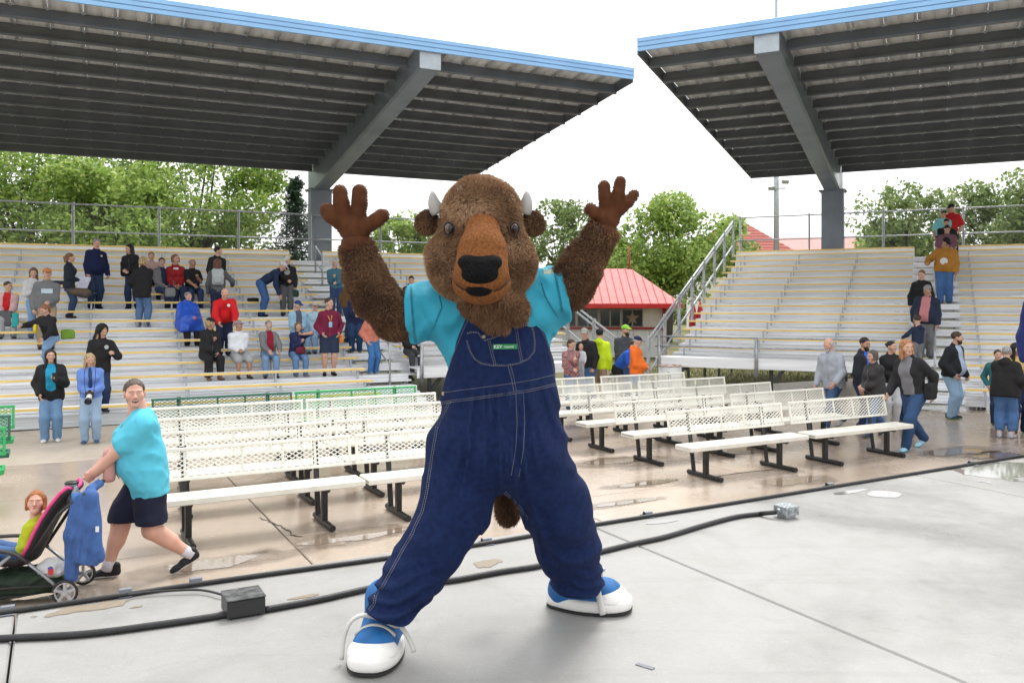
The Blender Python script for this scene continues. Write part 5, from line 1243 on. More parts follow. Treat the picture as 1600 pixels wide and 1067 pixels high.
pG('person in yellow top behind the black hoodie at far right', 1592, 676, 537, -10, sex='f', top=T_((.62,.45,.12)), bottom=T_((.02,.03,.08)), hair=('long', HDB), group=GP)
pG('person in teal jacket mostly hidden behind the black hoodie', 1560, 664, 548, -20, top=T_((.03,.14,.15)), bottom=T_(DJEAN), hair=('short', HB), group=GP)
# coming down the right aisle
AB = dict(bl='B')
pA('person in black zip jacket on the right stairs', 1440, 423, 1.68, 5, sex='f', top=T_((.014,.015,.018), o=.02), bottom=T_(DJEAN), hair=('bun', (.22,.11,.05)), skin='pink', print_=dict(c=WHT, w=.06, hgt=.03, shape='box', x=-.05, z=.24), **AB)
pA('person in open navy jacket and pink shirt on the right stairs', 1446, 447, 1.76, 3, top=T_((.020,.028,.055), o=.03), inner=dict(c=(.50,.20,.21), w=.062), bottom=T_((.15,.15,.155)), hair=('short', HGR), b=1.28, nod=28, skin='tan', **AB)
pA('child in navy hoodie reaching for the stair rail', 1434, 498, 1.10, -150, top=T_((.022,.03,.06), o=.02), hood=True, bottom=T_(GREY), hair=('short', HB), child=True, L='rail', Rr='hang', **AB)
pA('person in gold jacket with round white emblem on right stairs', 1476, 373, 1.78, 0, top=T_((.42,.19,.035), o=.03), bottom=T_((.06,.14,.32)), hair=('short', HDB), hat=('cap', BLK), b=1.32, nod=35, skin='tan', L='hang', Rr='rail', print_=dict(c=(.72,.72,.72), w=.19, z=.13, x=.02, name='jacket_emblem'), **AB)
pA('person in mauve shirt behind the gold jacket', 1479, 353, 1.70, 0, top=T_((.19,.09,.11), sl=.8), bottom=T_(CHAR), hair=('short', HDB), b=1.3, nod=35, **AB)
pA('person in black shirt on the upper right stairs', 1477, 343, 1.72, 0, top=T_(BLK, sl=.8), bottom=T_(DJEAN), hair=('bun', HDB), b=1.2, nod=30, **AB)
pA('person in turquoise shirt near the top of the right stairs', 1472, 330, 1.72, 0, top=T_((.22,.55,.58), sl=.8), bottom=T_(DJEAN), hair=('short', HB), b=1.15, nod=30, row=17, **AB)
pA('person in red shirt and black cap at the top of the right stairs', 1487, 320, 1.80, -10, top=T_((.52,.02,.025), sl=.8), bottom=T_(NAVY), hair=('short', HDB), hat=('cap', BLK), nod=20, row=17, **AB)
# cut by the right photo edge, on the stage
q = at_Y(1644, 0, 7.6); person('person in navy jacket cut off by the right photo edge', Vector((q.x, 7.55, ST)), math.pi+R(-30), 1.72, top=T_((.014,.022,.11), o=.026), bottom=T_((.16,.14,.13)), hair=('short', HB), shoes=SH((.12,.10,.10), BLK), group='people on the stage', feet=((-.058, .0, 0), (.08, .10, 0)), L='hang', Rr='hang')
# ------------------------------------------------------------------ trees and buildings behind
def leafmat(name, a, b, c):
    m = bpy.data.materials.new(name); m.use_nodes = True; t = m.node_tree; N = t.nodes; L = t.links; bs = N['Principled BSDF']
    g = N.new('ShaderNodeNewGeometry'); r = N.new('ShaderNodeValToRGB'); e = r.color_ramp.elements; e[0].color = (*a, 1); e[1].color = (*c, 1); x = e.new(.55); x.color = (*b, 1)
    L.new(g.outputs['Random Per Island'], r.inputs[0]); L.new(r.outputs[0], bs.inputs['Base Color']); bs.inputs['Roughness'].default_value = .55
    tr = N.new('ShaderNodeBsdfTranslucent'); L.new(r.outputs[0], tr.inputs[0]); mx = N.new('ShaderNodeMixShader'); mx.inputs[0].default_value = .48
    L.new(bs.outputs[0], mx.inputs[1]); L.new(tr.outputs[0], mx.inputs[2]); L.new(mx.outputs[0], N['Material Output'].inputs[0]); return m
M_leafA = leafmat('leaf_yellow_green', (.095,.175,.03), (.21,.33,.055), (.36,.43,.09))
M_leafB = leafmat('leaf_mid_green', (.13,.22,.04), (.27,.40,.08), (.44,.53,.15))
M_leafC = leafmat('leaf_dull_green', (.10,.155,.05), (.20,.28,.09), (.33,.39,.16))
M_need = leafmat('conifer_needles', (.015,.04,.02), (.03,.07,.035), (.055,.10,.05))
M_bark = mat('bark', (.06,.048,.038), .9, var=.3, vscale=12, bump=.6, bscale=40)
def blades(P, N_, size, rg, asp=.6):
    n = len(P); a = rg.normal(size=(n, 3)); a -= N_*(a*N_).sum(1)[:, None]; a /= np.linalg.norm(a, axis=1)[:, None]; b = np.cross(N_, a); s = (size*(.6+.8*rg.random(n)))[:, None]
    V = np.stack([P-a*s, P-b*s*asp*.9+a*s*.1, P+a*s, P+b*s*asp*.9-a*s*.1], 1).reshape(-1, 3); return V, np.arange(n*4).reshape(-1, 4)
def tree(label, x, ytop, ybot, Yd, wpx, m, seed, n=9000, leaf=.135, sparse=.0, trunk_h=None, group='trees behind the grandstands'):
    rg = np.random.default_rng(seed); top = at_Y(x, ytop, Yd); bot = at_Y(x, ybot, Yd); rx = wpx/F*Yd/2; zt, zb = top.z, max(bot.z, 1.2)
    root = empty('tree', (top.x, Yd, 0)); tag(root, label, 'tree', group); c = np.array([0, 0, (zt+zb)/2]); rz = (zt-zb)/2
    nb = 34; K = []
    for i in range(nb):                                  # leafy clumps hung on limbs, nearer the outside of the crown
        d = rg.normal(size=3); d /= np.linalg.norm(d); rr = (.45+.5*rg.random()**.6); K.append((c+d*np.array([rx, rx*.9, rz])*rr, (.30+.22*rg.random())*min(rx, rz*1.15)))
    tb = MB(); tz = zb+.35*rz; tr = max(.12, rx*.055)
    tb.tube([(0, 0, 0), (.1*rx*.3, 0, tz*.5), (0, .05, tz)], [tr*1.25, tr, tr*.75], 9); obj('trunk', tb.mesh('trunk', True), M_bark, root)
    lb = MB()
    for p, r in K[::2]:
        s0 = Vector((0, .05, tz-.25*rz*rg.random())); e = Vector(p); mid = (s0*.55+e*.45)+Vector(rg.normal(size=3))*rx*.07-Vector((0, 0, .06*rz))
        lb.tube(bez([s0, mid, e], 5), [tr*.5, tr*.4, tr*.3, tr*.22, tr*.14, tr*.06], 5, cap=False)
    obj('limbs', lb.mesh('limbs', True), M_bark, root)
    P = []; per = int(n*1.9)//nb
    for p, r in K:
        d = rg.normal(size=(per, 3)); d /= np.linalg.norm(d, axis=1)[:, None]; q = (.35+.65*rg.random(per)**.5)[:, None]; w_ = p+d*q*r*np.array([1.15, 1.1, .8])
        nz = vnoise(w_[:, 0]*1.6+seed, w_[:, 1]*1.6, w_[:, 2]*1.6); P.append(w_[nz > -.25+sparse])
    P = np.concatenate(P); Nn = rg.normal(size=P.shape)*.8+np.array([0, -.2, .9]); Nn /= np.linalg.norm(Nn, axis=1)[:, None]
    V, Q = blades(P, Nn, leaf, rg); o = obj('crown', npmesh('crown', V, Q, False), m, root); tag(o, kind='stuff'); return root
tree('broad yellow-green tree at far left behind the left bleacher', 40, 225, 420, 46, 330, M_leafA, 11, 15000)
tree('tall dense green tree left of the conifer, behind left bleacher', 300, 215, 420, 50, 300, M_leafA, 12, 16000)
tree('rounded green tree between the two biggest left trees', 175, 250, 430, 44, 220, M_leafB, 13, 11000)
tree('small green tree right of the left column', 630, 342, 420, 62, 110, M_leafB, 14, 6000)
tree('sparse pale tree seen under the raised right arm', 878, 315, 440, 52, 120, M_leafC, 15, 5000, sparse=.22)
tree('bright green tree behind the red-roofed stand', 1045, 305, 470, 48, 170, M_leafB, 16, 14000, leaf=.125)
tree('low green tree touching the end of the right bleacher', 975, 385, 460, 60, 120, M_leafB, 17, 6000)
tree('open-branched tree left of the people on the right stairs', 1415, 288, 420, 50, 150, M_leafC, 18, 5500, sparse=.2)
tree('leafy tree at the far right behind the right bleacher', 1570, 262, 420, 48, 190, M_leafC, 19, 9500, sparse=.05)
tree('short bushy tree below the open-branched tree at right', 1400, 352, 430, 60, 130, M_leafB, 20, 5000)
tree('small tree between the bright green tree and bleacher end', 1140, 338, 440, 58, 70, M_leafB, 21, 4000)
# conifer
def conifer(label, x, ytop, Yd, w_):
    rg = np.random.default_rng(5); t = at_Y(x, ytop, Yd); root = empty('tree', (t.x, Yd, 0)); tag(root, label, 'tree', 'trees behind the grandstands'); H_ = t.z
    obj('trunk', MB().tube([(0,0,0),(0,0,H_*.95)], [.2,.03], 8).mesh('trunk', True), M_bark, root); P = []; lb = MB()
    for i in range(120):
        z = H_*(.12+.87*(i/120)); r = w_*(1-z/H_)*(.8+.4*rg.random())+.12; a = rg.random()*6.28; e = np.array([math.cos(a)*r, math.sin(a)*r, z-.12*r]); lb.tube([(0,0,z),tuple(e)], [.04,.01], 4, cap=False)
        k = 95; u = rg.random(k)[:, None]**.7; q = np.array([0,0,z])*(1-u)+e*u+rg.normal(size=(k, 3))*np.array([.24,.24,.16])*(.5+r*.25); P.append(q)
    obj('limbs', lb, M_bark, root); P = np.concatenate(P); Nn = rg.normal(size=P.shape)*.6+np.array([0,0,1]); Nn /= np.linalg.norm(Nn, axis=1)[:, None]; V, Q = blades(P, Nn, .13, rg, .3); tag(obj('crown', npmesh('crown', V, Q, False), M_need, root), kind='stuff')
conifer('dark conifer beside the left canopy column', 462, 276, 47, 3.1)
# far hedge line that closes the view
rg = np.random.default_rng(77); n = 26000; X_ = rg.uniform(-75, 75, n); hgt = 3.2+1.6*vnoise(X_*.09, 0*X_, 0*X_+3)+.8*vnoise(X_*.4, 0*X_, 0*X_+8)
P = np.stack([X_, 88+rg.normal(size=n)*1.5, rg.random(n)**.7*hgt], 1); Nn = rg.normal(size=P.shape); Nn /= np.linalg.norm(Nn, axis=1)[:, None]; V, Q = blades(P, Nn, .32, rg)
tag(obj('distant_tree_line', npmesh('distant_tree_line', V, Q, False), M_leafC), 'distant row of trees along the horizon', 'trees', kind='stuff')
# red-roofed concession stand
M_redroof = mat('red_metal_roof', (.58,.19,.18), .65, var=.08, vscale=2, spec=.25); M_cream = mat('cream_siding', (.74,.72,.66), .7, var=.06); M_redtrim = mat('red_trim', (.35,.025,.025), .5); M_glass = mat('dark_window_glass', (.03,.035,.04), .08, spec=.8)
M_lowwall = mat('pale_panel', (.74,.75,.74), .6, var=.08, vscale=3)
SY = 34.5; sp = at_z(975, 558.5, 0); xr_ = (1040-CX)/F*SY; xl_ = (790-CX)/F*SY
cs = empty('concession_stand', ((xl_+xr_)/2, SY, 0)); tag(cs, 'red-roofed concession stand with windows between the bleachers', 'building')
wd = xr_-xl_; zt = EYE-(474-Y0)/F*SY; zs = EYE-(514-Y0)/F*SY; zh = EYE-(480-Y0)/F*SY; dp = 5.0
obj('wall', MB().box((0, dp/2+.06, zt/2), (wd-.1, dp, zt)), M_cream, cs)
k = int(wd/.6)
for i in range(k): obj('wall_panel', MB().rbox((-wd/2+wd*(i+.5)/k, .03, zs/2), (wd/k-.012, .05, zs-.02), .006), M_lowwall, cs)
obj('sill', MB().rbox((0, -.02, zs+.03), (wd, .16, .09), .01), M_redtrim, cs)
obj('corner_post', MB().rbox((wd/2-.05, -.01, zt/2), (.16, .16, zt), .01), M_redtrim, cs)
wx = [(-wd/2+.15)+i*.92 for i in range(int((wd-.4)/.92)+1)]
for i, x in enumerate(wx[:-1]):
    w_ = obj('window', MB().rbox((x+.46, .035, (zs+zh)/2), (.92-.03, .05, zh-zs-.1), .01), mat('window_frame', (.40,.37,.32), .6), cs)
    for j in (0, 1): obj('pane', MB().box((x+.25+.43*j, .004, (zs+zh)/2), (.37, .02, zh-zs-.24)), M_glass, w_)
    if i == len(wx)-2:
        m = MB(); pts = [((.30 if q % 2 == 0 else .12)*math.sin(q*math.pi/5), (.30 if q % 2 == 0 else .12)*math.cos(q*math.pi/5)) for q in range(10)]
        m.add([(a, -.03, b_) for a, b_ in pts]+[(a, -.012, b_) for a, b_ in pts], [tuple(range(10)), tuple(range(19, 9, -1))]+[(q, 10+q, 10+(q+1) % 10, (q+1) % 10) for q in range(10)]); obj('star_cutout', m, mat('tan_star', (.30,.22,.15), .7), w_, (x+.46, 0, (zs+zh)/2))
zr_ = EYE-(421-Y0)/F*(SY+2.2); re = (986-CX)/F*(SY+2.2)-cs.location.x; ez = zt-.05
n_ = 24; x0 = -wd/2-.6; x1 = wd/2+.55
for i in range(n_):
    a, b_ = x0+(x1-x0)*i/n_, x0+(x1-x0)*(i+1)/n_
    def zat(x): return (1.0 if x <= re else max(0, (x1-x)/(x1-re)))
    ta, tb_ = zat(a), zat(b_); V = []
    for off in (0, .03):
        V += [(a, -.75, ez+off), (b_, -.75, ez+off), (b_, -.75+tb_*2.95, ez+(zr_-ez)*tb_+off), (a, -.75+ta*2.95, ez+(zr_-ez)*ta+off)]
    obj('roof_panel', MB().add(V, [(3,2,1,0),(4,5,6,7),(0,1,5,4),(1,2,6,5),(2,3,7,6),(3,0,4,7)]), M_redroof, cs)
    obj('roof_rib', MB().add([(a-.02,-.76,ez+.03),(a+.02,-.76,ez+.03),(a+.02,-.76+ta*2.95,ez+(zr_-ez)*ta+.03),(a-.02,-.76+ta*2.95,ez+(zr_-ez)*ta+.03),(a,-.76,ez+.08),(a,-.76+ta*2.95,ez+(zr_-ez)*ta+.08)], [(0,1,4),(1,2,5,4),(3,0,4,5),(2,3,5)]), M_redroof, cs)
obj('eave_fascia', MB().rbox(((x0+x1)/2, -.78, ez-.05), (x1-x0, .05, .19), .01), mat('eave_red', (.60,.02,.02), .4), cs)
obj('hip_panel', MB().add([(x1,-.75,ez),(x1,dp+.8,ez),(re,2.2,zr_),(x1,-.75,ez+.02),(x1,dp+.8,ez+.02),(re,2.2,zr_+.02)], [(0,1,2),(5,4,3),(0,3,4,1),(1,4,5,2),(2,5,3,0)]), M_redroof, cs)
obj('roof_panel', MB().add([(x0,2.2,zr_),(re,2.2,zr_),(x1,dp+.8,ez),(x0,dp+.8,ez)], [(0,1,2,3)]), M_redroof, cs)
tag(obj('vent_pipe', MB().tube([at_Y(984, 424, 37), at_Y(983, 384, 37)], .035, 8).mesh('vent_pipe', True), M_redtrim), 'thin red pole above the ridge of the red-roofed stand', 'pole')
# tiled roof house, long pink-roofed hall, light pole
def gable_house(name, label, xl, xr, ye, yr, Yd, mr, tiles=True):
    a, b_ = at_Y(xl, ye, Yd), at_Y(xr, ye, Yd); r = at_Y((xl+xr)/2, yr, Yd+2.5); root = empty(name, ((a.x+b_.x)/2, Yd, 0)); tag(root, label, 'building'); hw = (b_.x-a.x)/2
    obj('wall', MB().box((0, 2.6, a.z/2), (hw*2-.8, 4.6, a.z)), M_cream, root)
    nr = 12 if tiles else 1
    for i in range(nr):
        t0, t1 = i/nr, (i+1)/nr+.02; hx0 = hw*(1-t0*(1 if tiles else .12)); hx1 = hw*(1-t1*(1 if tiles else .12)) if t1 < 1 else (hw*.02 if tiles else hw*.88)
        z0, z1 = a.z+(r.z-a.z)*t0+.05, a.z+(r.z-a.z)*min(t1, 1); y0, y1 = -.2+2.7*t0, -.2+2.7*min(t1, 1)
        obj('tile_course' if tiles else 'roof_slope', MB().add([(-hx0,y0,z0),(hx0,y0,z0),(hx1,y1,z1),(-hx1,y1,z1),(-hx0,y0,z0-.09),(hx0,y0,z0-.09)], [(0,1,2,3),(4,5,1,0)]), mr, root)
    obj('roof_back', MB().add([(-hw,5.4,a.z),(hw,5.4,a.z),(hw*.1,2.55,r.z-.03),(-hw*.1,2.55,r.z-.03)], [(1,0,3,2)]), mr, root)
gable_house('house', 'house with red tiled pyramid roof behind the right bleacher end', 1085, 1240, 392, 340, 66, mat('red_clay_tile', (.42,.10,.075), .7, var=.2, vscale=8))
gable_house('hall', 'long hall with pale red roof behind the right bleacher', 1215, 1460, 392, 371, 78, mat('faded_red_roof', (.50,.15,.13), .6, var=.1), False)
pp = at_Y(1213, 388, 46); lp_ = empty('light_pole', (pp.x, 46, 0)); tag(lp_, 'tall grey light pole with floodlights behind the right canopy', 'light pole')
obj('pole', MB().tube([(0,0,0),(0,0,8.5),(0,0,19)], [.16,.14,.08], 12).mesh('pole', True), M_galv, lp_); obj('antenna', MB().tube([(0,0,19),(0,0,26)], .03, 6), M_galv, lp_)
zb_ = at_Y(1213, 295, 46).z
obj('crossarm', MB().rbox((0,-.15,zb_), (.9,.08,.08), .01), M_galv, lp_)
for s_, dz in ((-1,.0),(1,.35)): obj('floodlight', MB().box((s_*.38,-.32,zb_+dz), (.34,.26,.22), (R(25),0,0)).box((s_*.38,-.18,zb_+dz+.02), (.1,.16,.08)), M_galv, lp_)
# umbrella pair and trash can between the bleachers
for x, lb in ((1083, 'closed red patio umbrella, left of two behind the side rail'), (1094, 'closed red patio umbrella, right of two behind the side rail')):
    u = at_Y(x, 490, 33); ur = empty('patio_umbrella', (u.x, 33, 0)); tag(ur, lb, 'umbrella', 'closed red umbrellas'); zt_ = at_Y(x, 472, 33).z
    obj('canopy', MB().lathe([(.03,zt_-.0),(.10,zt_-.25),(.15,zt_-.6),(.17,zt_-.95),(.10,zt_-1.0)], 10).mesh('canopy', True), mat('umbrella_red', (.5,.03,.04), .8), ur); obj('pole', MB().tube([(0,0,.05),(0,0,zt_+.05)], .025, 8), M_galv, ur); obj('base', MB().lathe([(.25,0),(.25,.06),(.05,.09)], 12), M_dark, ur)
tc = at_Y(1047, 600, 19.6); tr_ = empty('trash_barrel', (tc.x, 19.6, 0)); tag(tr_, 'white barrel trash can behind the cream benches at right', 'trash can')
obj('barrel', MB().lathe([(.25,0),(.265,.02),(.265,.27),(.275,.28),(.275,.30),(.265,.31),(.265,.55),(.275,.56),(.275,.58),(.265,.59),(.265,.80),(.24,.80),(.235,.5)], 24).mesh('barrel', True), mat('barrel_white', (.72,.72,.71), .5, var=.06), tr_)
obj('liner', MB().tube([(.262*math.cos(a/24*6.283),.262*math.sin(a/24*6.283),.81+.008*math.sin(a*2.1)) for a in range(25)], .015, 6).mesh('liner', True), mat('bag_brownish', (.40,.25,.18), .5), tr_)
# grass tufts on the lawn under and behind the right bleacher
rg = np.random.default_rng(31); n = 22000; e_ = rg.uniform(-9, 2, n); nn_ = rg.uniform(18.8, 34, n); B3 = np.array([dB, nB_]); P = np.stack([e_*dB.x+nn_*nB_.x, e_*dB.y+nn_*nB_.y, np.full(n, -.03)], 1)
sn = (P@np.array([nS_.x, nS_.y, 0])) > 17.4; P = P[sn]; n = len(P); a = rg.random(n)*6.28; l = .03+.06*rg.random(n); s2 = np.stack([np.cos(a), np.sin(a), 0*a], 1)*.012; tip = P+np.stack([rg.normal(size=n)*.02, rg.normal(size=n)*.02, l], 1)
V = np.stack([P-s2, P+s2, tip], 1).reshape(-1, 3); tag(obj('grass', npmesh('grass', V, np.arange(n*3).reshape(-1, 3), False), leafmat('grass_blades', (.06,.07,.015), (.12,.13,.03), (.24,.20,.07))), 'short patchy grass under the right bleacher', 'grass', kind='stuff')
# ------------------------------------------------------------------ woman with a stroller
WY = 7.08; wpos = at_z(232, 898, 0)
wo = person('smiling person in turquoise T-shirt and navy shorts pushing a stroller', wpos, R(116), 1.68, b=1.13, sex='f', skin='pink', res=.012, feet=((-.045, -.19, .045), (.045, .185, 0)), pose='walk', lean=7, yaw=92, nod=-4, smile=True,
    top=dict(c=(.09,.46,.60), sl=.66, hem=-.085, o=.029, wob=.012, n='t_shirt', collar=False), bottom=dict(c=(.012,.014,.035), k='shorts', o=.02), hair=('pony', (.105,.072,.055)), L=(-.075, .225, -.245), Rr=(.06, .215, -.255), shoes=((.016,.016,.018), (.72,.72,.72)), group='stroller party', arm_k=1.0)
for i in (0, 1):
    a = wo['ank'][i]; kn = wo['knee'][i]; d = (kn-a)/np.linalg.norm(kn-a)
    obj('sock', MB().tube([Vector(a-d*.02), Vector(a+d*.05), Vector(a+d*.085)], [.050, .049, .048], 14).mesh('sock', True), cloth((.62,.60,.66)), wo['root'])
SPH = R(101.5); so = Vector((-3.44, 6.60, 0))
stl = empty('stroller', so, SPH); stl.scale = (.86, .86, .86); tag(stl, 'black stroller with pink trim, its front cut by left photo edge', 'stroller', 'stroller party')
SM = (Matrix.Translation(so) @ Matrix.Rotation(SPH, 4, 'Z') @ Matrix.Scale(.86, 4))
M_strf = mat('stroller_grey_tube', (.30,.31,.33), .35, .6); M_strb = mat('stroller_black_fabric', (.016,.014,.018), .75, bump=.2, bscale=300); M_pinkr = mat('stroller_pink_piping', (.75,.06,.24), .6); M_rimg = mat('wheel_grey_plastic', (.42,.42,.43), .45)
def wheel(x, y, r):
    w_ = obj('wheel', MB().tube([(0, r*.74*math.cos(a/28*6.2832), r*.74*math.sin(a/28*6.2832)) for a in range(29)], r*.075, 8, cap=False).mesh('wheel', True), M_rimg, stl, (x, y, r))
    obj('tyre', MB().tube([(0, r*.885*math.cos(a/28*6.2832), r*.885*math.sin(a/28*6.2832)) for a in range(29)], r*.115, 8, cap=False).mesh('tyre', True), M_rub, w_)
    sp_ = MB(); sp_.lathe([(r*.22,-.028),(r*.25,0),(r*.22,.028)], 14, (0,0,0), (0, R(90), 0))
    for k in range(5):
        a = k*2*math.pi/5+.3; sp_.box((0, math.cos(a)*r*.5, math.sin(a)*r*.5), (.020, r*.2, r*.62), (a-math.pi/2, 0, 0))
    obj('spokes', sp_, M_rimg, w_)
for x in (-.27, .27): wheel(x, 0, .112); wheel(x*.85, .72, .095)
for x in (-.25, .25):
    obj('frame_tube', MB().tube([(x, .02, .11), (x, .17, .26), (x, .32, .40)], .019, 10, flat=.7).mesh('frame_tube', True), M_strf, stl)
    obj('arm_rest', MB().tube(bez([(x, .30, .385), (x, .42, .50), (x, .48, .515), (x, .78, .50)], 10), [.027]*11, 10, flat=.6).mesh('arm_rest', True), M_black, stl)
    obj('frame_tube', MB().tube([(x, .44, .46), (x, .62, .30), (x*.9, .72, .12)], .017, 10).mesh('frame_tube', True), M_strf, stl)
    obj('push_arm', MB().tube([(x*.95, .30, .42), (x*.9, .06, .80), (x*.85, -.13, .965)], .016, 10).mesh('push_arm', True), M_black, stl)
obj('axle', MB().tube([(-.27, 0, .112), (.27, 0, .112)], .012, 8), M_strf, stl)
obj('handlebar', MB().tube([(-.26, -.15, .955), (-.2, -.19, .985), (.2, -.19, .985), (.26, -.15, .955)], .021, 12).mesh('handlebar', True), mat('grip_foam', (.05,.05,.055), .8), stl)
# moulded seat: a trough that wraps the child
prof = [(-.03, .985), (.02, .93), (.09, .83), (.16, .72), (.22, .60), (.27, .48), (.32, .38), (.42, .335), (.56, .345), (.66, .36)]
wing = [.05, .06, .065, .065, .065, .065, .07, .07, .06, .04]
def trough(off):
    V = []
    for i, ((y, z), wg) in enumerate(zip(prof, wing)):
        a = prof[max(i-1, 0)]; b_ = prof[min(i+1, len(prof)-1)]; ty, tz = b_[0]-a[0], b_[1]-a[1]; l = math.hypot(ty, tz); ny, nz = -tz/l, ty/l      # forward-up side
        for k in range(13):
            s_ = -1+k/6; d = wg*abs(s_)**2.6+off; hw = .185+off*-.6; V.append((hw*math.copysign(abs(s_)**.8, s_), y+ny*d, z+nz*d))
    return V
Vi, Vo = trough(0), trough(-.03); n_ = len(Vi); fs = []
for i in range(len(prof)-1):
    for k in range(12):
        a = i*13+k; fs += [(a, a+13, a+14, a+1), (n_+a, n_+a+1, n_+a+14, n_+a+13)]
for i in range(len(prof)-1):
    for k in (0, 12): a = i*13+k; fs.append((a, n_+a, n_+a+13, a+13) if k == 0 else (a+13, n_+a+13, n_+a, a))
for k in range(12): fs.append((k, k+1, n_+k+1, n_+k)); q_ = (len(prof)-1)*13+k; fs.append((q_+1, q_, n_+q_, n_+q_+1))
obj('seat', MB().add(Vi+Vo, fs).mesh('seat', True), M_strb, stl)
obj('trim', MB().tube([Vector(Vi[i*13])+Vector((-.004, 0, 0)) for i in range(7)][::-1]+[Vector(Vi[k]) for k in range(1, 12)]+[Vector(Vi[i*13+12]) for i in range(7)], .0165, 8).mesh('trim', True), M_pinkr, stl)
obj('basket', MB().tube([(-.24, .08, .17), (-.24, .66, .17), (.24, .66, .17), (.24, .08, .17), (-.24, .08, .17)], .010, 6), M_black, stl)
obj('basket_floor', MB().rbox((0, .38, .085), (.44, .60, .02), .005), M_strb, stl)
def sprop(name, label, cat, fn, lo, hi, h, m, extra=None):
    s = SD(lo, hi, h); fn(s); V, Q = nets_of(s); o = obj(name, npmesh(name, V, Q), m); o.matrix_basis = SM; tag(o, label, cat, 'stroller party'); return o
def _duf(s):
    s.cone((-.10, .17, .16), (-.10, .62, .15), .105, .11, .04); s.cone((.08, .17, .16), (.08, .62, .15), .105, .11, .04); X, Y, Z = s.full(); s.D = (s.D-vnoise(X*9, Y*9, Z*12)*.018-rid(vnoise(X*14, Y*16, Z*9))*.008).astype(np.float32)
df = sprop('duffel_bag', 'dark green duffel bag in the stroller basket', 'bag', _duf, (-.26, .0, .03), (.24, .78, .32), .012, mat('duffel_green', (.016,.036,.018), .75, var=.3, vscale=9, bump=.3, bscale=120))
obj('webbing', MB().tube([(-.215, .2, .24), (-.225, .35, .16), (-.215, .6, .2)], .012, 6, flat=.3), M_black, df)
def _pl(s):
    s.ell((-.13, .15, .29), (.09, .12, .085), .03); s.cone((-.13, .05, .31), (-.12, .02, .36), .03, .012, .02); s.cone((-.13, .02, .25), (-.14, -.02, .21), .03, .015, .02); X, Y, Z = s.full(); s.D = (s.D-vnoise(X*16, Y*16, Z*16)*.016-rid(vnoise(X*26, Y*22, Z*20))*.007).astype(np.float32)
pb = sprop('plastic_bag', 'white plastic shopping bag hung behind the stroller seat', 'bag', _pl, (-.27, -.08, .15), (.0, .32, .42), .008, mat('thin_white_plastic', (.72,.72,.73), .35, var=.05, trans=.25))
e_ = obj('logo_print', MB().lathe([(.030, 0), (.030, .002)], 16, (0, 0, 0), (0, R(-90), 0)), mat('logo_red', (.55,.03,.03), .5), pb, (-.232, .125, .30)); e_.scale = (1, .75, 1.35)
e2 = obj('logo_print', MB().lathe([(.018, 0), (.018, .002)], 16, (0, 0, 0), (0, R(-90), 0)), mat('logo_blue', (.03,.08,.4), .5), pb, (-.2345, .130, .325)); e2.scale = (1, 1.2, .6)
def _jk(s):
    s.cone((-.16, -.17, .985), (.10, -.19, .985), .040, .040, .03)
    for y0, y1, z1 in ((-.13, -.10, .40), (-.15, -.14, .37), (-.17, -.18, .35), (-.19, -.225, .36), (-.20, -.265, .40)): s.cone((-.205, y0, .93), (-.225, y1, z1), .040, .044, .045)
    s.cone((-.20, -.09, .93), (-.215, -.035, .60), .046, .046, .04); s.cone((-.215, -.035, .60), (-.20, -.035, .16), .046, .042, .03); s.cone((-.17, -.10, .60), (-.16, -.10, .24), .045, .04, .03)
    X, Y, Z = s.full(); s.D = (s.D-rid(vnoise(X*3, Y*26+Z*3, Z*2.2))*.014-vnoise(X*10, Y*10, Z*7)*.007).astype(np.float32)
    s.D = np.maximum(s.D, np.where(Y < -.085, .33+.25*(Y+.2)-Z, .19-Z)).astype(np.float32)
jk = sprop('hanging_jacket', 'blue sweatshirt draped over the stroller handle', 'jacket', _jk, (-.33, -.45, .15), (.2, .06, 1.07), .011, mat('jacket_blue_fleece', (.045,.115,.33), .85, var=.15, vscale=10, bump=.3, bscale=200))
obj('tag', MB().rbox((-.287, -.27, .66), (.006, .03, .05), .002), mat('tag_white', (.7,.7,.72), .6), jk)
cu = empty('tumbler', SM @ Vector((-.10, -.005, .90))); tag(cu, 'grey insulated tumbler with black lid behind the stroller seat', 'cup', 'stroller party')
obj('cup', MB().lathe([(.034,-.05),(.048,.10),(.048,.12)], 18).mesh('cup', True), mat('brushed_grey_cup', (.16,.16,.17), .35, .5), cu); obj('lid', MB().lathe([(.050,.118),(.050,.128),(.040,.134),(.0,.134)], 18).mesh('lid', True), M_black, cu)
bt = empty('water_bottle', SM @ Vector((-.20, -.07, .84))); tag(bt, 'small clear water bottle with blue label by the stroller handle', 'bottle', 'stroller party')
obj('bottle', MB().lathe([(.028,0),(.030,.06),(.030,.12),(.014,.15),(.014,.165)], 14).mesh('bottle', True), mat('clear_plastic', (.7,.75,.8), .1, trans=.8), bt); obj('label', MB().lathe([(.031,.05),(.031,.115)], 14).mesh('label', True), mat('bottle_blue', (.05,.2,.55), .5), bt)
def _pk(s):
    s.ell((.02, .14, .83), (.13, .06, .12), .03, rot=(R(30), 0, 0)); X, Y, Z = s.full(); s.D = (s.D-vnoise(X*15, Y*15, Z*15)*.02).astype(np.float32)
sprop('pink_blanket', 'pink cloth bunched behind the child in the stroller', 'blanket', _pk, (-.18, .0, .68), (.2, .32, 1.0), .011, mat('pink_cloth', (.62,.25,.38), .8))
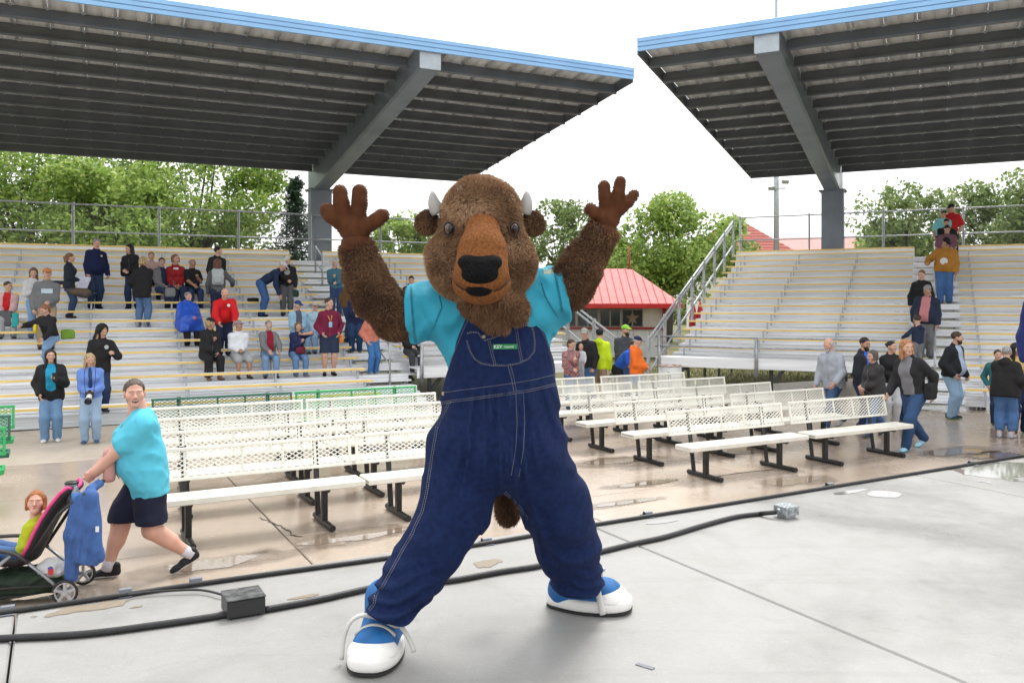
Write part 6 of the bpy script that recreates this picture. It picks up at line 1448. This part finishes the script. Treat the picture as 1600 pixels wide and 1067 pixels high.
cp = SM @ Vector((-.02, .40, .335)); ch = person('child in lime green shirt sitting in the stroller', Vector((cp.x, cp.y, .03)), SPH, .88, b=1.0, skin='pink', res=.012, pose='sit', seat=.25, lean=-16, yaw=100, nod=-8, smile=False, child=True, sex='m',
    top=dict(c=(.42,.48,.02), sl=1.6, o=.018, n='shirt'), bottom=dict(c=(.06,.12,.28)), hair=('bob', (.40,.13,.03)), L='lap', Rr='lap', feet=((-.09, .33, .17), (.09, .34, .17)), group='stroller party')
# pink shoulder bag of the woman
def bag(name, label, pos, size, c, rz=0, strap=None, h=.012, cat='bag', m=None, lump=.01):
    a, b_, d = [v/2 for v in size]; s = SD((-a*1.35-.03, -b_*1.35-.03, -d*1.3-.03), (a*1.35+.03, b_*1.35+.03, d*1.3+.03), h); X, Y, Z = s.full(); r = min(a, b_, d)*.75
    q = [np.maximum(np.abs(v)-(w_-r), 0) for v, w_ in ((X, a), (Y, b_), (Z, d))]; s.D = (np.sqrt(q[0]**2+q[1]**2+q[2]**2)-r-vnoise(X*12, Y*12, Z*12)*lump).astype(np.float32)
    V, Q = nets_of(s); root = obj(name, npmesh(name, V, Q), m or cloth(c, .6)); root.location = pos; root.rotation_euler = (0, 0, rz); tag(root, label, cat)
    if strap: obj('strap', MB().tube(bez(strap, 12), .011, 6, flat=.4).mesh('strap', True), M_black if strap and c != (.14,.012,.03) else cloth(c), root)
    return root
pw = world_of(wo, wo['pel']+V3(.02, .30, .12)); bag('shoulder_bag', 'pink bag in front of the person pushing the stroller', pw, (.22, .09, .26), (.50,.26,.23), R(116))
# ------------------------------------------------------------------ carried things in the crowd
lp0 = world_of(pcm, (pcm['wr'][0]+pcm['wr'][1])/2+V3(0, .06, -.04)); cm = empty('camera', lp0, pcm['root'].rotation_euler.z); tag(cm, 'black camera with a white telephoto lens held by the person in blue rain jacket', 'camera')
obj('camera_body', MB().rbox((0,0,0), (.13,.07,.10), .012).rbox((0,.0,.06), (.05,.05,.035), .01), M_black, cm); obj('lens', MB().lathe([(.036,.03),(.042,.05),(.042,.12),(.048,.13),(.048,.17)], 16, (0,0,0), (R(-115),0,0)).mesh('lens', True), mat('lens_white', (.7,.7,.68), .4), cm); obj('lens_hood', MB().lathe([(.050,.165),(.054,.22),(.047,.22),(.045,.17)], 16, (0,0,0), (R(-115),0,0)).mesh('lens_hood', True), M_black, cm)
obj('strap', MB().tube(bez([(-.06,0,.04),(-.10,-.02,.35),(-.06,-.12,.5)], 8), .012, 5, flat=.4), M_black, cm); obj('strap', MB().tube(bez([(.06,0,.04),(.10,-.02,.35),(.06,-.12,.5)], 8), .012, 5, flat=.4), M_black, cm)
ph = empty('phone', world_of(pho, pho['wr'][0]+V3(.01, .08, .05)), pho['root'].rotation_euler.z); tag(ph, 'black phone in the hand of a person in black jacket', 'phone'); obj('phone_body', MB().rbox((0,0,0), (.075,.010,.155), .006, (R(-25),0,0)), M_black, ph)
bkp = world_of(bpk, bpk['T'](0, -.11, .20)); bp_ = bag('backpack', 'silver-grey backpack on the person in grey sweater', bkp, (.28, .14, .40), (.42,.46,.46), bpk['root'].rotation_euler.z, None, .014)
obj('front_pocket', MB().rbox((0, -.085, -.07), (.20, .05, .17), .02), cloth((.38,.42,.42), .6), bp_)
for x in (-.09, .09): obj('shoulder_strap', MB().tube(bez([(x, .06, .16), (x, .12, .26), (x, .24, .24), (x*1.2, .27, .05)], 10), .018, 6, flat=.35), cloth((.38,.42,.42), .6), bp_)
bag('purse', 'maroon purse on the lap of a person in navy jacket', world_of(pur, pur['pel']+V3(-.03, .24, .08)), (.22, .10, .16), (.14,.012,.03), pur['root'].rotation_euler.z, [(-.09,0,.06),(-.05,-.02,.22),(.03,-.1,.36)])
def on_A(x, row, dn, dz):
    n = NA1+(row-1)*RUN+dn; u = (x-CX)/F; Yd = n/(nA_.x*u+nA_.y); return Vector((u*Yd, Yd, ZA1+(row-1)*RISE-FOOT+dz))
bag('handbag', 'black handbag standing before the seated person all in black', on_A(326, 4, -.32, .18), (.18, .10, .20), BLK, TA, [(-.06,0,.08),(0,0,.16),(.06,0,.08)])
bag('tote_bag', 'dark green bag held by the person in printed black hoodie', on_A(459, 10, -.25, .62), (.26, .10, .20), (.015,.05,.035), TA, [(-.1,0,.08),(0,0,.28),(.1,0,.08)])
bag('shoulder_bag', 'lime green bag beside the person reaching over a row', on_A(106, 5, -.1, .80), (.26, .10, .20), (.16,.30,.03), TA)
bag('lap_bag', 'grey bag with teal cloth on the lap of the leftmost spectator', on_A(8, 8, -.22, .46), (.30, .14, .34), (.11,.11,.12), TA)
bag('teal_cloth', 'teal cloth hanging beside the grey bag at left edge', on_A(24, 8, -.28, .42), (.13, .06, .32), (.04,.38,.38), TA, h=.01)
bag('crossbody_bag', 'black bag at the side of the striding person', world_of(rw, rw['pel']+V3(-.24, -.05, .06)), (.12, .22, .26), BLK, rw['root'].rotation_euler.z, [(0,0,.12),(.08,.05,.35),(.16,.05,.55)])
bag('black_backpack', 'black backpack hanging beside the seated group near top row', on_A(197, 11, -.1, 1.02), (.26, .18, .40), BLK, TA)
bag('patterned_bag', 'grey patterned bag at the knees of the grey-jacket spectator', on_A(266, 11, -.35, .42), (.26, .16, .24), (.25,.25,.25), TA)
bag('dark_bag_on_seat', 'small dark bag left on a seat behind the bent person', on_A(395, 10, .12, .45), (.30, .16, .10), BLK, TA)
bag('dark_cloth_on_seat', 'dark folded cloth on a seat left of the dark blazer', on_A(88, 12, .10, .45), (.40, .2, .10), (.03,.03,.06), TA)
tb_ = on_A(55, 5, -.2, .95); tu = empty('tumbler', tb_); tag(tu, 'bright yellow tumbler held out by the person reaching over a row', 'cup'); obj('cup', MB().lathe([(.036,-.11),(.042,.0),(.043,.10),(.03,.11)], 14).mesh('cup', True), mat('yellow_tumbler', (.80,.58,.02), .4), tu); obj('lid', MB().lathe([(.044,.10),(.044,.125),(.02,.13)], 14), M_black, tu)
um = empty('umbrella', on_A(115, 10, -.3, .62), TA); tag(um, 'folded brown and navy umbrella held by the person in dark blazer', 'umbrella')
obj('canopy', MB().tube([(-.2,0,.08),(0,0,.02),(.28,0,-.02),(.38,0,.0)], [.03,.10,.12,.05], 10).mesh('canopy', True), mat('umbrella_brown', (.14,.09,.03), .7, col2=(.02,.03,.08), vscale=5), um); obj('shaft', MB().tube([(-.42,0,.14),(.5,0,-.02)], .009, 6), M_dark, um)
fl = obj('folder', MB().add([(-.12,0,.45),(.20,.02,.40),(.02,.03,-.12),(-.10,.0,-.10),(-.12,.012,.45),(.20,.032,.40),(.02,.042,-.12),(-.10,.012,-.10)], [(3,2,1,0),(4,5,6,7),(0,1,5,4),(1,2,6,5),(2,3,7,6),(3,0,4,7)]), mat('pale_lilac_board', (.55,.55,.68), .6)); fl.location = on_A(128, 10, -.28, .58); fl.rotation_euler = (0, 0, TA); tag(fl, 'pale folded board beside the navy sweater', 'board')
ln = empty('lanyard', world_of(lan, lan['T'](0, .0, .20)), lan['root'].rotation_euler.z); tag(ln, 'gold lanyard with a blue badge on the maroon sweatshirt', 'lanyard'); yl = lan['topV'][:, 1].max()+.012
obj('ribbon', MB().tube([(-.06, .03, .17), (-.03, yl, .05), (0, yl+.005, -.02), (.03, yl, .05), (.06, .03, .17)], .008, 5, flat=.4), mat('lanyard_gold', (.6,.33,.08), .7), ln); obj('badge', MB().rbox((0, yl+.012, -.09), (.075, .006, .12), .003), mat('badge_blue', (.30,.50,.68), .5), ln)
pbg = bag('snack_bag', 'striped red and yellow snack bag beside the maroon sweatshirt', world_of(lan, lan['wr'][0]+V3(-.05, .02, -.14)), (.10, .05, .20), (.6,.3,.05), 0, m=mat('snack_stripes', (.65,.40,.05), .5, col2=(.5,.02,.03), vscale=25))
bl = obj('bottle_ball', MB().sphere((0,0,0), .05, 12, 8).mesh('toy_ball', True), mat('toy_ball_colours', (.7,.05,.04), .5, col2=(.05,.3,.6), vscale=30)); bl.name = 'toy_ball'; bl.location = world_of(pon, (pon['wr'][0]+pon['wr'][1])/2+V3(0, .24, .08)); tag(bl, 'small multicoloured ball held over the blue poncho', 'ball')
s = SD(pon['pel']+V3(-.5, -.4, -.35), pon['pel']+V3(.5, .62, .62), .02); h_ = pon['h']
s.cone(pon['T'](0, 0, .29), pon['T'](0, .05, .12), .085*h_, .15*h_, .05); s.cone(pon['T'](0, .05, .12), pon['T'](0, .12, .02), .16*h_, .20*h_, .05)
for i in (0, 1): s.cone(pon['sho'][i], pon['elb'][i], .055*h_, .085*h_, .05); s.cone(pon['pel']+V3((-1, 1)[i]*.12, .1, .02), pon['knee'][i]+V3((-1, 1)[i]*.05, .0, -.02), .11*h_, .075*h_, .06)
X, Y, Z = s.full(); s.D = (s.D-rid(vnoise(X*12, Y*12, Z*3))*.02-vnoise(X*6, Y*6, Z*6)*.015).astype(np.float32); s.cut(pon['pel']+V3(0, .1, -.22), (0, .1, -.99))
V, Q = nets_of(s); obj('poncho', npmesh('poncho', V, Q), mat('poncho_vinyl', (.015,.085,.50), .4, var=.08), pon['root'])
# ------------------------------------------------------------------ stage floor: cables, boxes, tape, stains, puddles
def on_stage(pts, z): return [at_z(x, y, ST+z) for x, y in pts]
def cat(P, k=8):
    P = [Vector(p) for p in P]; out = []
    for i in range(len(P)-1):
        a, b_, c, d = P[max(i-1, 0)], P[i], P[i+1], P[min(i+2, len(P)-1)]
        for j in range(k):
            t = j/k; out.append(.5*((2*b_)+(c-a)*t+(2*a-5*b_+4*c-d)*t*t+(3*b_-a-3*c+d)*t**3))
    return out+[P[-1]]
e1 = [(-160,978),(0,957),(110,941),(200,928),(262,918.5),(400,899),(605,871),(760,848),(930,819),(1115,790),(1300,760),(1480,731),(1600,712),(1750,690)]
tag(obj('edge_cable', MB().tube(cat(on_stage(e1, .013)), .0125, 10).mesh('edge_cable', True), M_rub), 'black cable taped along the stage edge', 'cable')
c2 = [(-180,1008),(0,997),(130,990),(250,975),(345,961),(365,957)]
tag(obj('floor_cable', MB().tube(cat(on_stage(c2, .0155)), .0150, 10).mesh('floor_cable', True), M_rub), 'thick black cable from left photo edge to the black box', 'cable')
c3 = [(414,952),(500,936),(585,917),(650,908),(700,907),(780,893),(860,880),(985,850),(1040,838),(1100,820),(1150,807),(1190,802)]
P3 = cat(on_stage(c3, .0155))+[at_z(1190, 802, ST+.02), at_z(1212, 800, ST+.045)]
tag(obj('floor_cable', MB().tube(P3, .0150, 10).mesh('floor_cable', True), M_rub), 'thick black cable from the black box to the metal box', 'cable')
tag(obj('thin_cable', MB().tube(cat(on_stage([(200,929),(240,924),(300,921),(325,923),(348,929)], .02)), .006, 8).mesh('thin_cable', True), M_rub), 'thin cable branching from the edge cable to the black box', 'cable')
b0 = at_z(382, 960, ST); bb = empty('floor_box', b0, TS); tag(bb, 'black metal floor box with dusty lid on the stage', 'box')
obj('box_body', MB().rbox((0, .03, .045), (.165, .155, .074), .004), mat('box_black_metal', (.02,.02,.021), .45, var=.2), bb); obj('lid', MB().rbox((0, .03, .0855), (.170, .160, .006), .002), mat('box_dusty_lid', (.07,.07,.073), .5, var=.5, vscale=30), bb); obj('foot', MB().box((0, .03, .004), (.13, .12, .008)), M_rub, bb)
b0 = at_z(1236, 810, ST); bb = empty('junction_box', b0, TS); tag(bb, 'galvanised metal junction box at the end of the cable', 'box')
gb = obj('box_body', MB().rbox((0, .04, .050), (.115, .115, .062), .004), mat('zinc_spangle', (.42,.46,.47), .35, .6, var=.3, vscale=60), bb); obj('base', MB().rbox((0, .04, .010), (.085, .085, .02), .004), M_galv, bb)
for x, z in ((-.03, .05), (.025, .052)): obj('knockout', MB().lathe([(.014, 0), (.014, .002)], 14, (x, -.0185, z), (R(90), 0, 0)), mat('zinc_dark', (.26,.29,.30), .4, .5), gb)
for x, z in ((-.048, .07), (.048, .03)): obj('screw', MB().lathe([(.004, 0), (.004, .003)], 8, (x, -.0175, z), (R(90), 0, 0)), M_galv, gb)
obj('cable_clamp', MB().tube([(-.058, .04, .05), (-.085, .035, .048)], .017, 10), M_galv, bb)
M_tape = mat('duct_tape', (.17,.18,.21), .45, var=.2, vscale=15)
for i, (x, y) in enumerate(((12,956),(196,928.5),(306,911.5),(760,848),(1012,806),(1296,760.5),(1518,725.5))):
    p = at_z(x, y, ST+.002); pr = [(-.055,0),(-.022,.002),(-.014,.026),(.0,.030),(.014,.026),(.022,.002),(.055,0)]; pr2 = [(a, z_+.003) for a, z_ in pr]
    m = MB(); n_ = 7; V = [(x_, a, z_) for x_ in (-.028, .028) for a, z_ in pr+pr2]; fs = []
    for k in range(6): fs += [(k+7, k+8, 14+k+8, 14+k+7), (k, 14+k, 14+k+1, k+1)]
    m.add(V, fs); o = obj('tape_strip', m, M_tape); o.location = p; o.rotation_euler = (0, 0, TS-R(2)); tag(o, ['grey tape over the cable at left photo edge', 'grey tape over the cable near the stroller wheel', 'grey tape over the cable above the black box', 'grey tape over the cable between the costumed legs', 'grey tape over the cable right of the costumed person', 'grey tape over the cable above the metal box', 'grey tape over the cable near right photo edge'][i], 'tape', 'tape strips on the edge cable')
o = obj('tape_strip', MB().rbox((0,0,.002), (.075,.022,.003), .001), M_tape); o.location = at_z(1008, 1041, ST); o.rotation_euler = (0, 0, R(-38)); tag(o, 'short grey tape strip lying alone on the stage floor', 'tape')
def blob(name, c, rx, ry, z, m, seed, rot=TS):
    n = 40; V = [(0, 0, 0)]+[(1.25*math.cos(2*math.pi*k/n), 1.25*math.sin(2*math.pi*k/n), 0) for k in range(n)]
    o = obj(name, MB().add(V, [(0, 1+k, 1+(k+1) % n) for k in range(n)]), m); o.location = (c[0], c[1], z); o.rotation_euler = (0, 0, rot); o.scale = (rx, ry, 1); tag(o, kind='structure'); return o
def damp(name, c, c2, rough, soft, scale=2.2, spec=.5):
    """a damp patch whose outline is ragged and dries out towards its rim"""
    m = mat(name, c, rough, col2=c2, vscale=5, detail=8, spec=spec); t = m.node_tree; N = t.nodes; L = t.links; b = N['Principled BSDF']
    tc = N.new('ShaderNodeTexCoord'); ln_ = N.new('ShaderNodeVectorMath'); ln_.operation = 'LENGTH'; L.new(tc.outputs['Object'], ln_.inputs[0])
    g_ = N.new('ShaderNodeNewGeometry'); n = N.new('ShaderNodeTexNoise'); n.inputs['Scale'].default_value = scale; n.inputs['Detail'].default_value = 7; L.new(g_.outputs['Position'], n.inputs['Vector'])
    a = N.new('ShaderNodeMath'); a.operation = 'MULTIPLY_ADD'; a.inputs[1].default_value = 1.5; L.new(n.outputs['Fac'], a.inputs[0]); L.new(ln_.outputs['Value'], a.inputs[2])
    r = N.new('ShaderNodeMapRange'); r.inputs[1].default_value = 1.50; r.inputs[2].default_value = 1.50-soft; L.new(a.outputs[0], r.inputs[0]); L.new(r.outputs[0], b.inputs['Alpha']); return m
M_stain = damp('damp_silt_stain', (.26,.21,.15), (.17,.135,.095), .5, .10, 9); M_pud = damp('stage_puddle', (.20,.195,.185), (.17,.165,.155), .04, .05, 3.5, .7); M_pud2 = damp('plaza_puddle', (.20,.155,.115), (.16,.12,.09), .035, .07, 2.6, .7); M_dampr = damp('plaza_damp', (.27,.21,.16), (.20,.155,.12), .22, .5, 1.6)
for i, (x, y, rx, ry) in enumerate(((135,950,.19,.062),(213,948,.035,.014),(762,880,.10,.07),(470,933,.09,.02),(55,932,.1,.03))): p = at_z(x, y, ST); blob('damp_stain', p, rx*1.15, ry*1.15, ST+.0022, M_stain, 40+i)
for i, (x, y, rx, ry) in enumerate(((1570,735,.75,.42),(1385,772,.17,.13),(1330,768,.2,.05),(1035,815,.18,.05))): p = at_z(x, y, ST); blob('stage_puddle', p, rx, ry, ST+.0022, M_pud, 60+i)
for i, (x, y, rx, ry) in enumerate(((545,838,.75,.22),(1240,752,.55,.20),(1010,755,.6,.12),(600,700,.5,.25),(1500,705,.8,.3),(330,880,.7,.2),(960,720,.7,.3),(1150,705,.5,.3),(1560,712,.6,.25),(980,785,.5,.1))):
    p = at_z(x, y, 0); blob('damp_patch', p, rx*1.7, ry*1.9, .0025, M_dampr, 80+i); blob('plaza_puddle', p, rx, ry, .0048, M_pud2, 80+i)
M_crack = mat('crack_dark', (.05,.04,.03), .95)
for pts in ([(405,808),(430,818),(447,826),(455,834),(470,838)], [(395,752),(415,742),(424,735)], [(1112,745),(1160,738),(1210,733)]):
    P = cat([at_z(x, y, .0035) for x, y in pts], 6); rg = random.Random(3); m = MB(); V = []; 
    for i, p in enumerate(P): w_ = .004+.004*rg.random(); j = (rg.random()-.5)*.03; V += [(p.x+j, p.y-w_*2+j, .0036), (p.x+j, p.y+w_*2+j, .0036)]
    m.add(V, [(2*i, 2*i+2, 2*i+3, 2*i+1) for i in range(len(P)-1)]); o = obj('crack', m, M_crack, pl); o.matrix_parent_inverse = (Matrix.Translation(pl.location) @ Matrix.Rotation(TS, 4, 'Z')).inverted()
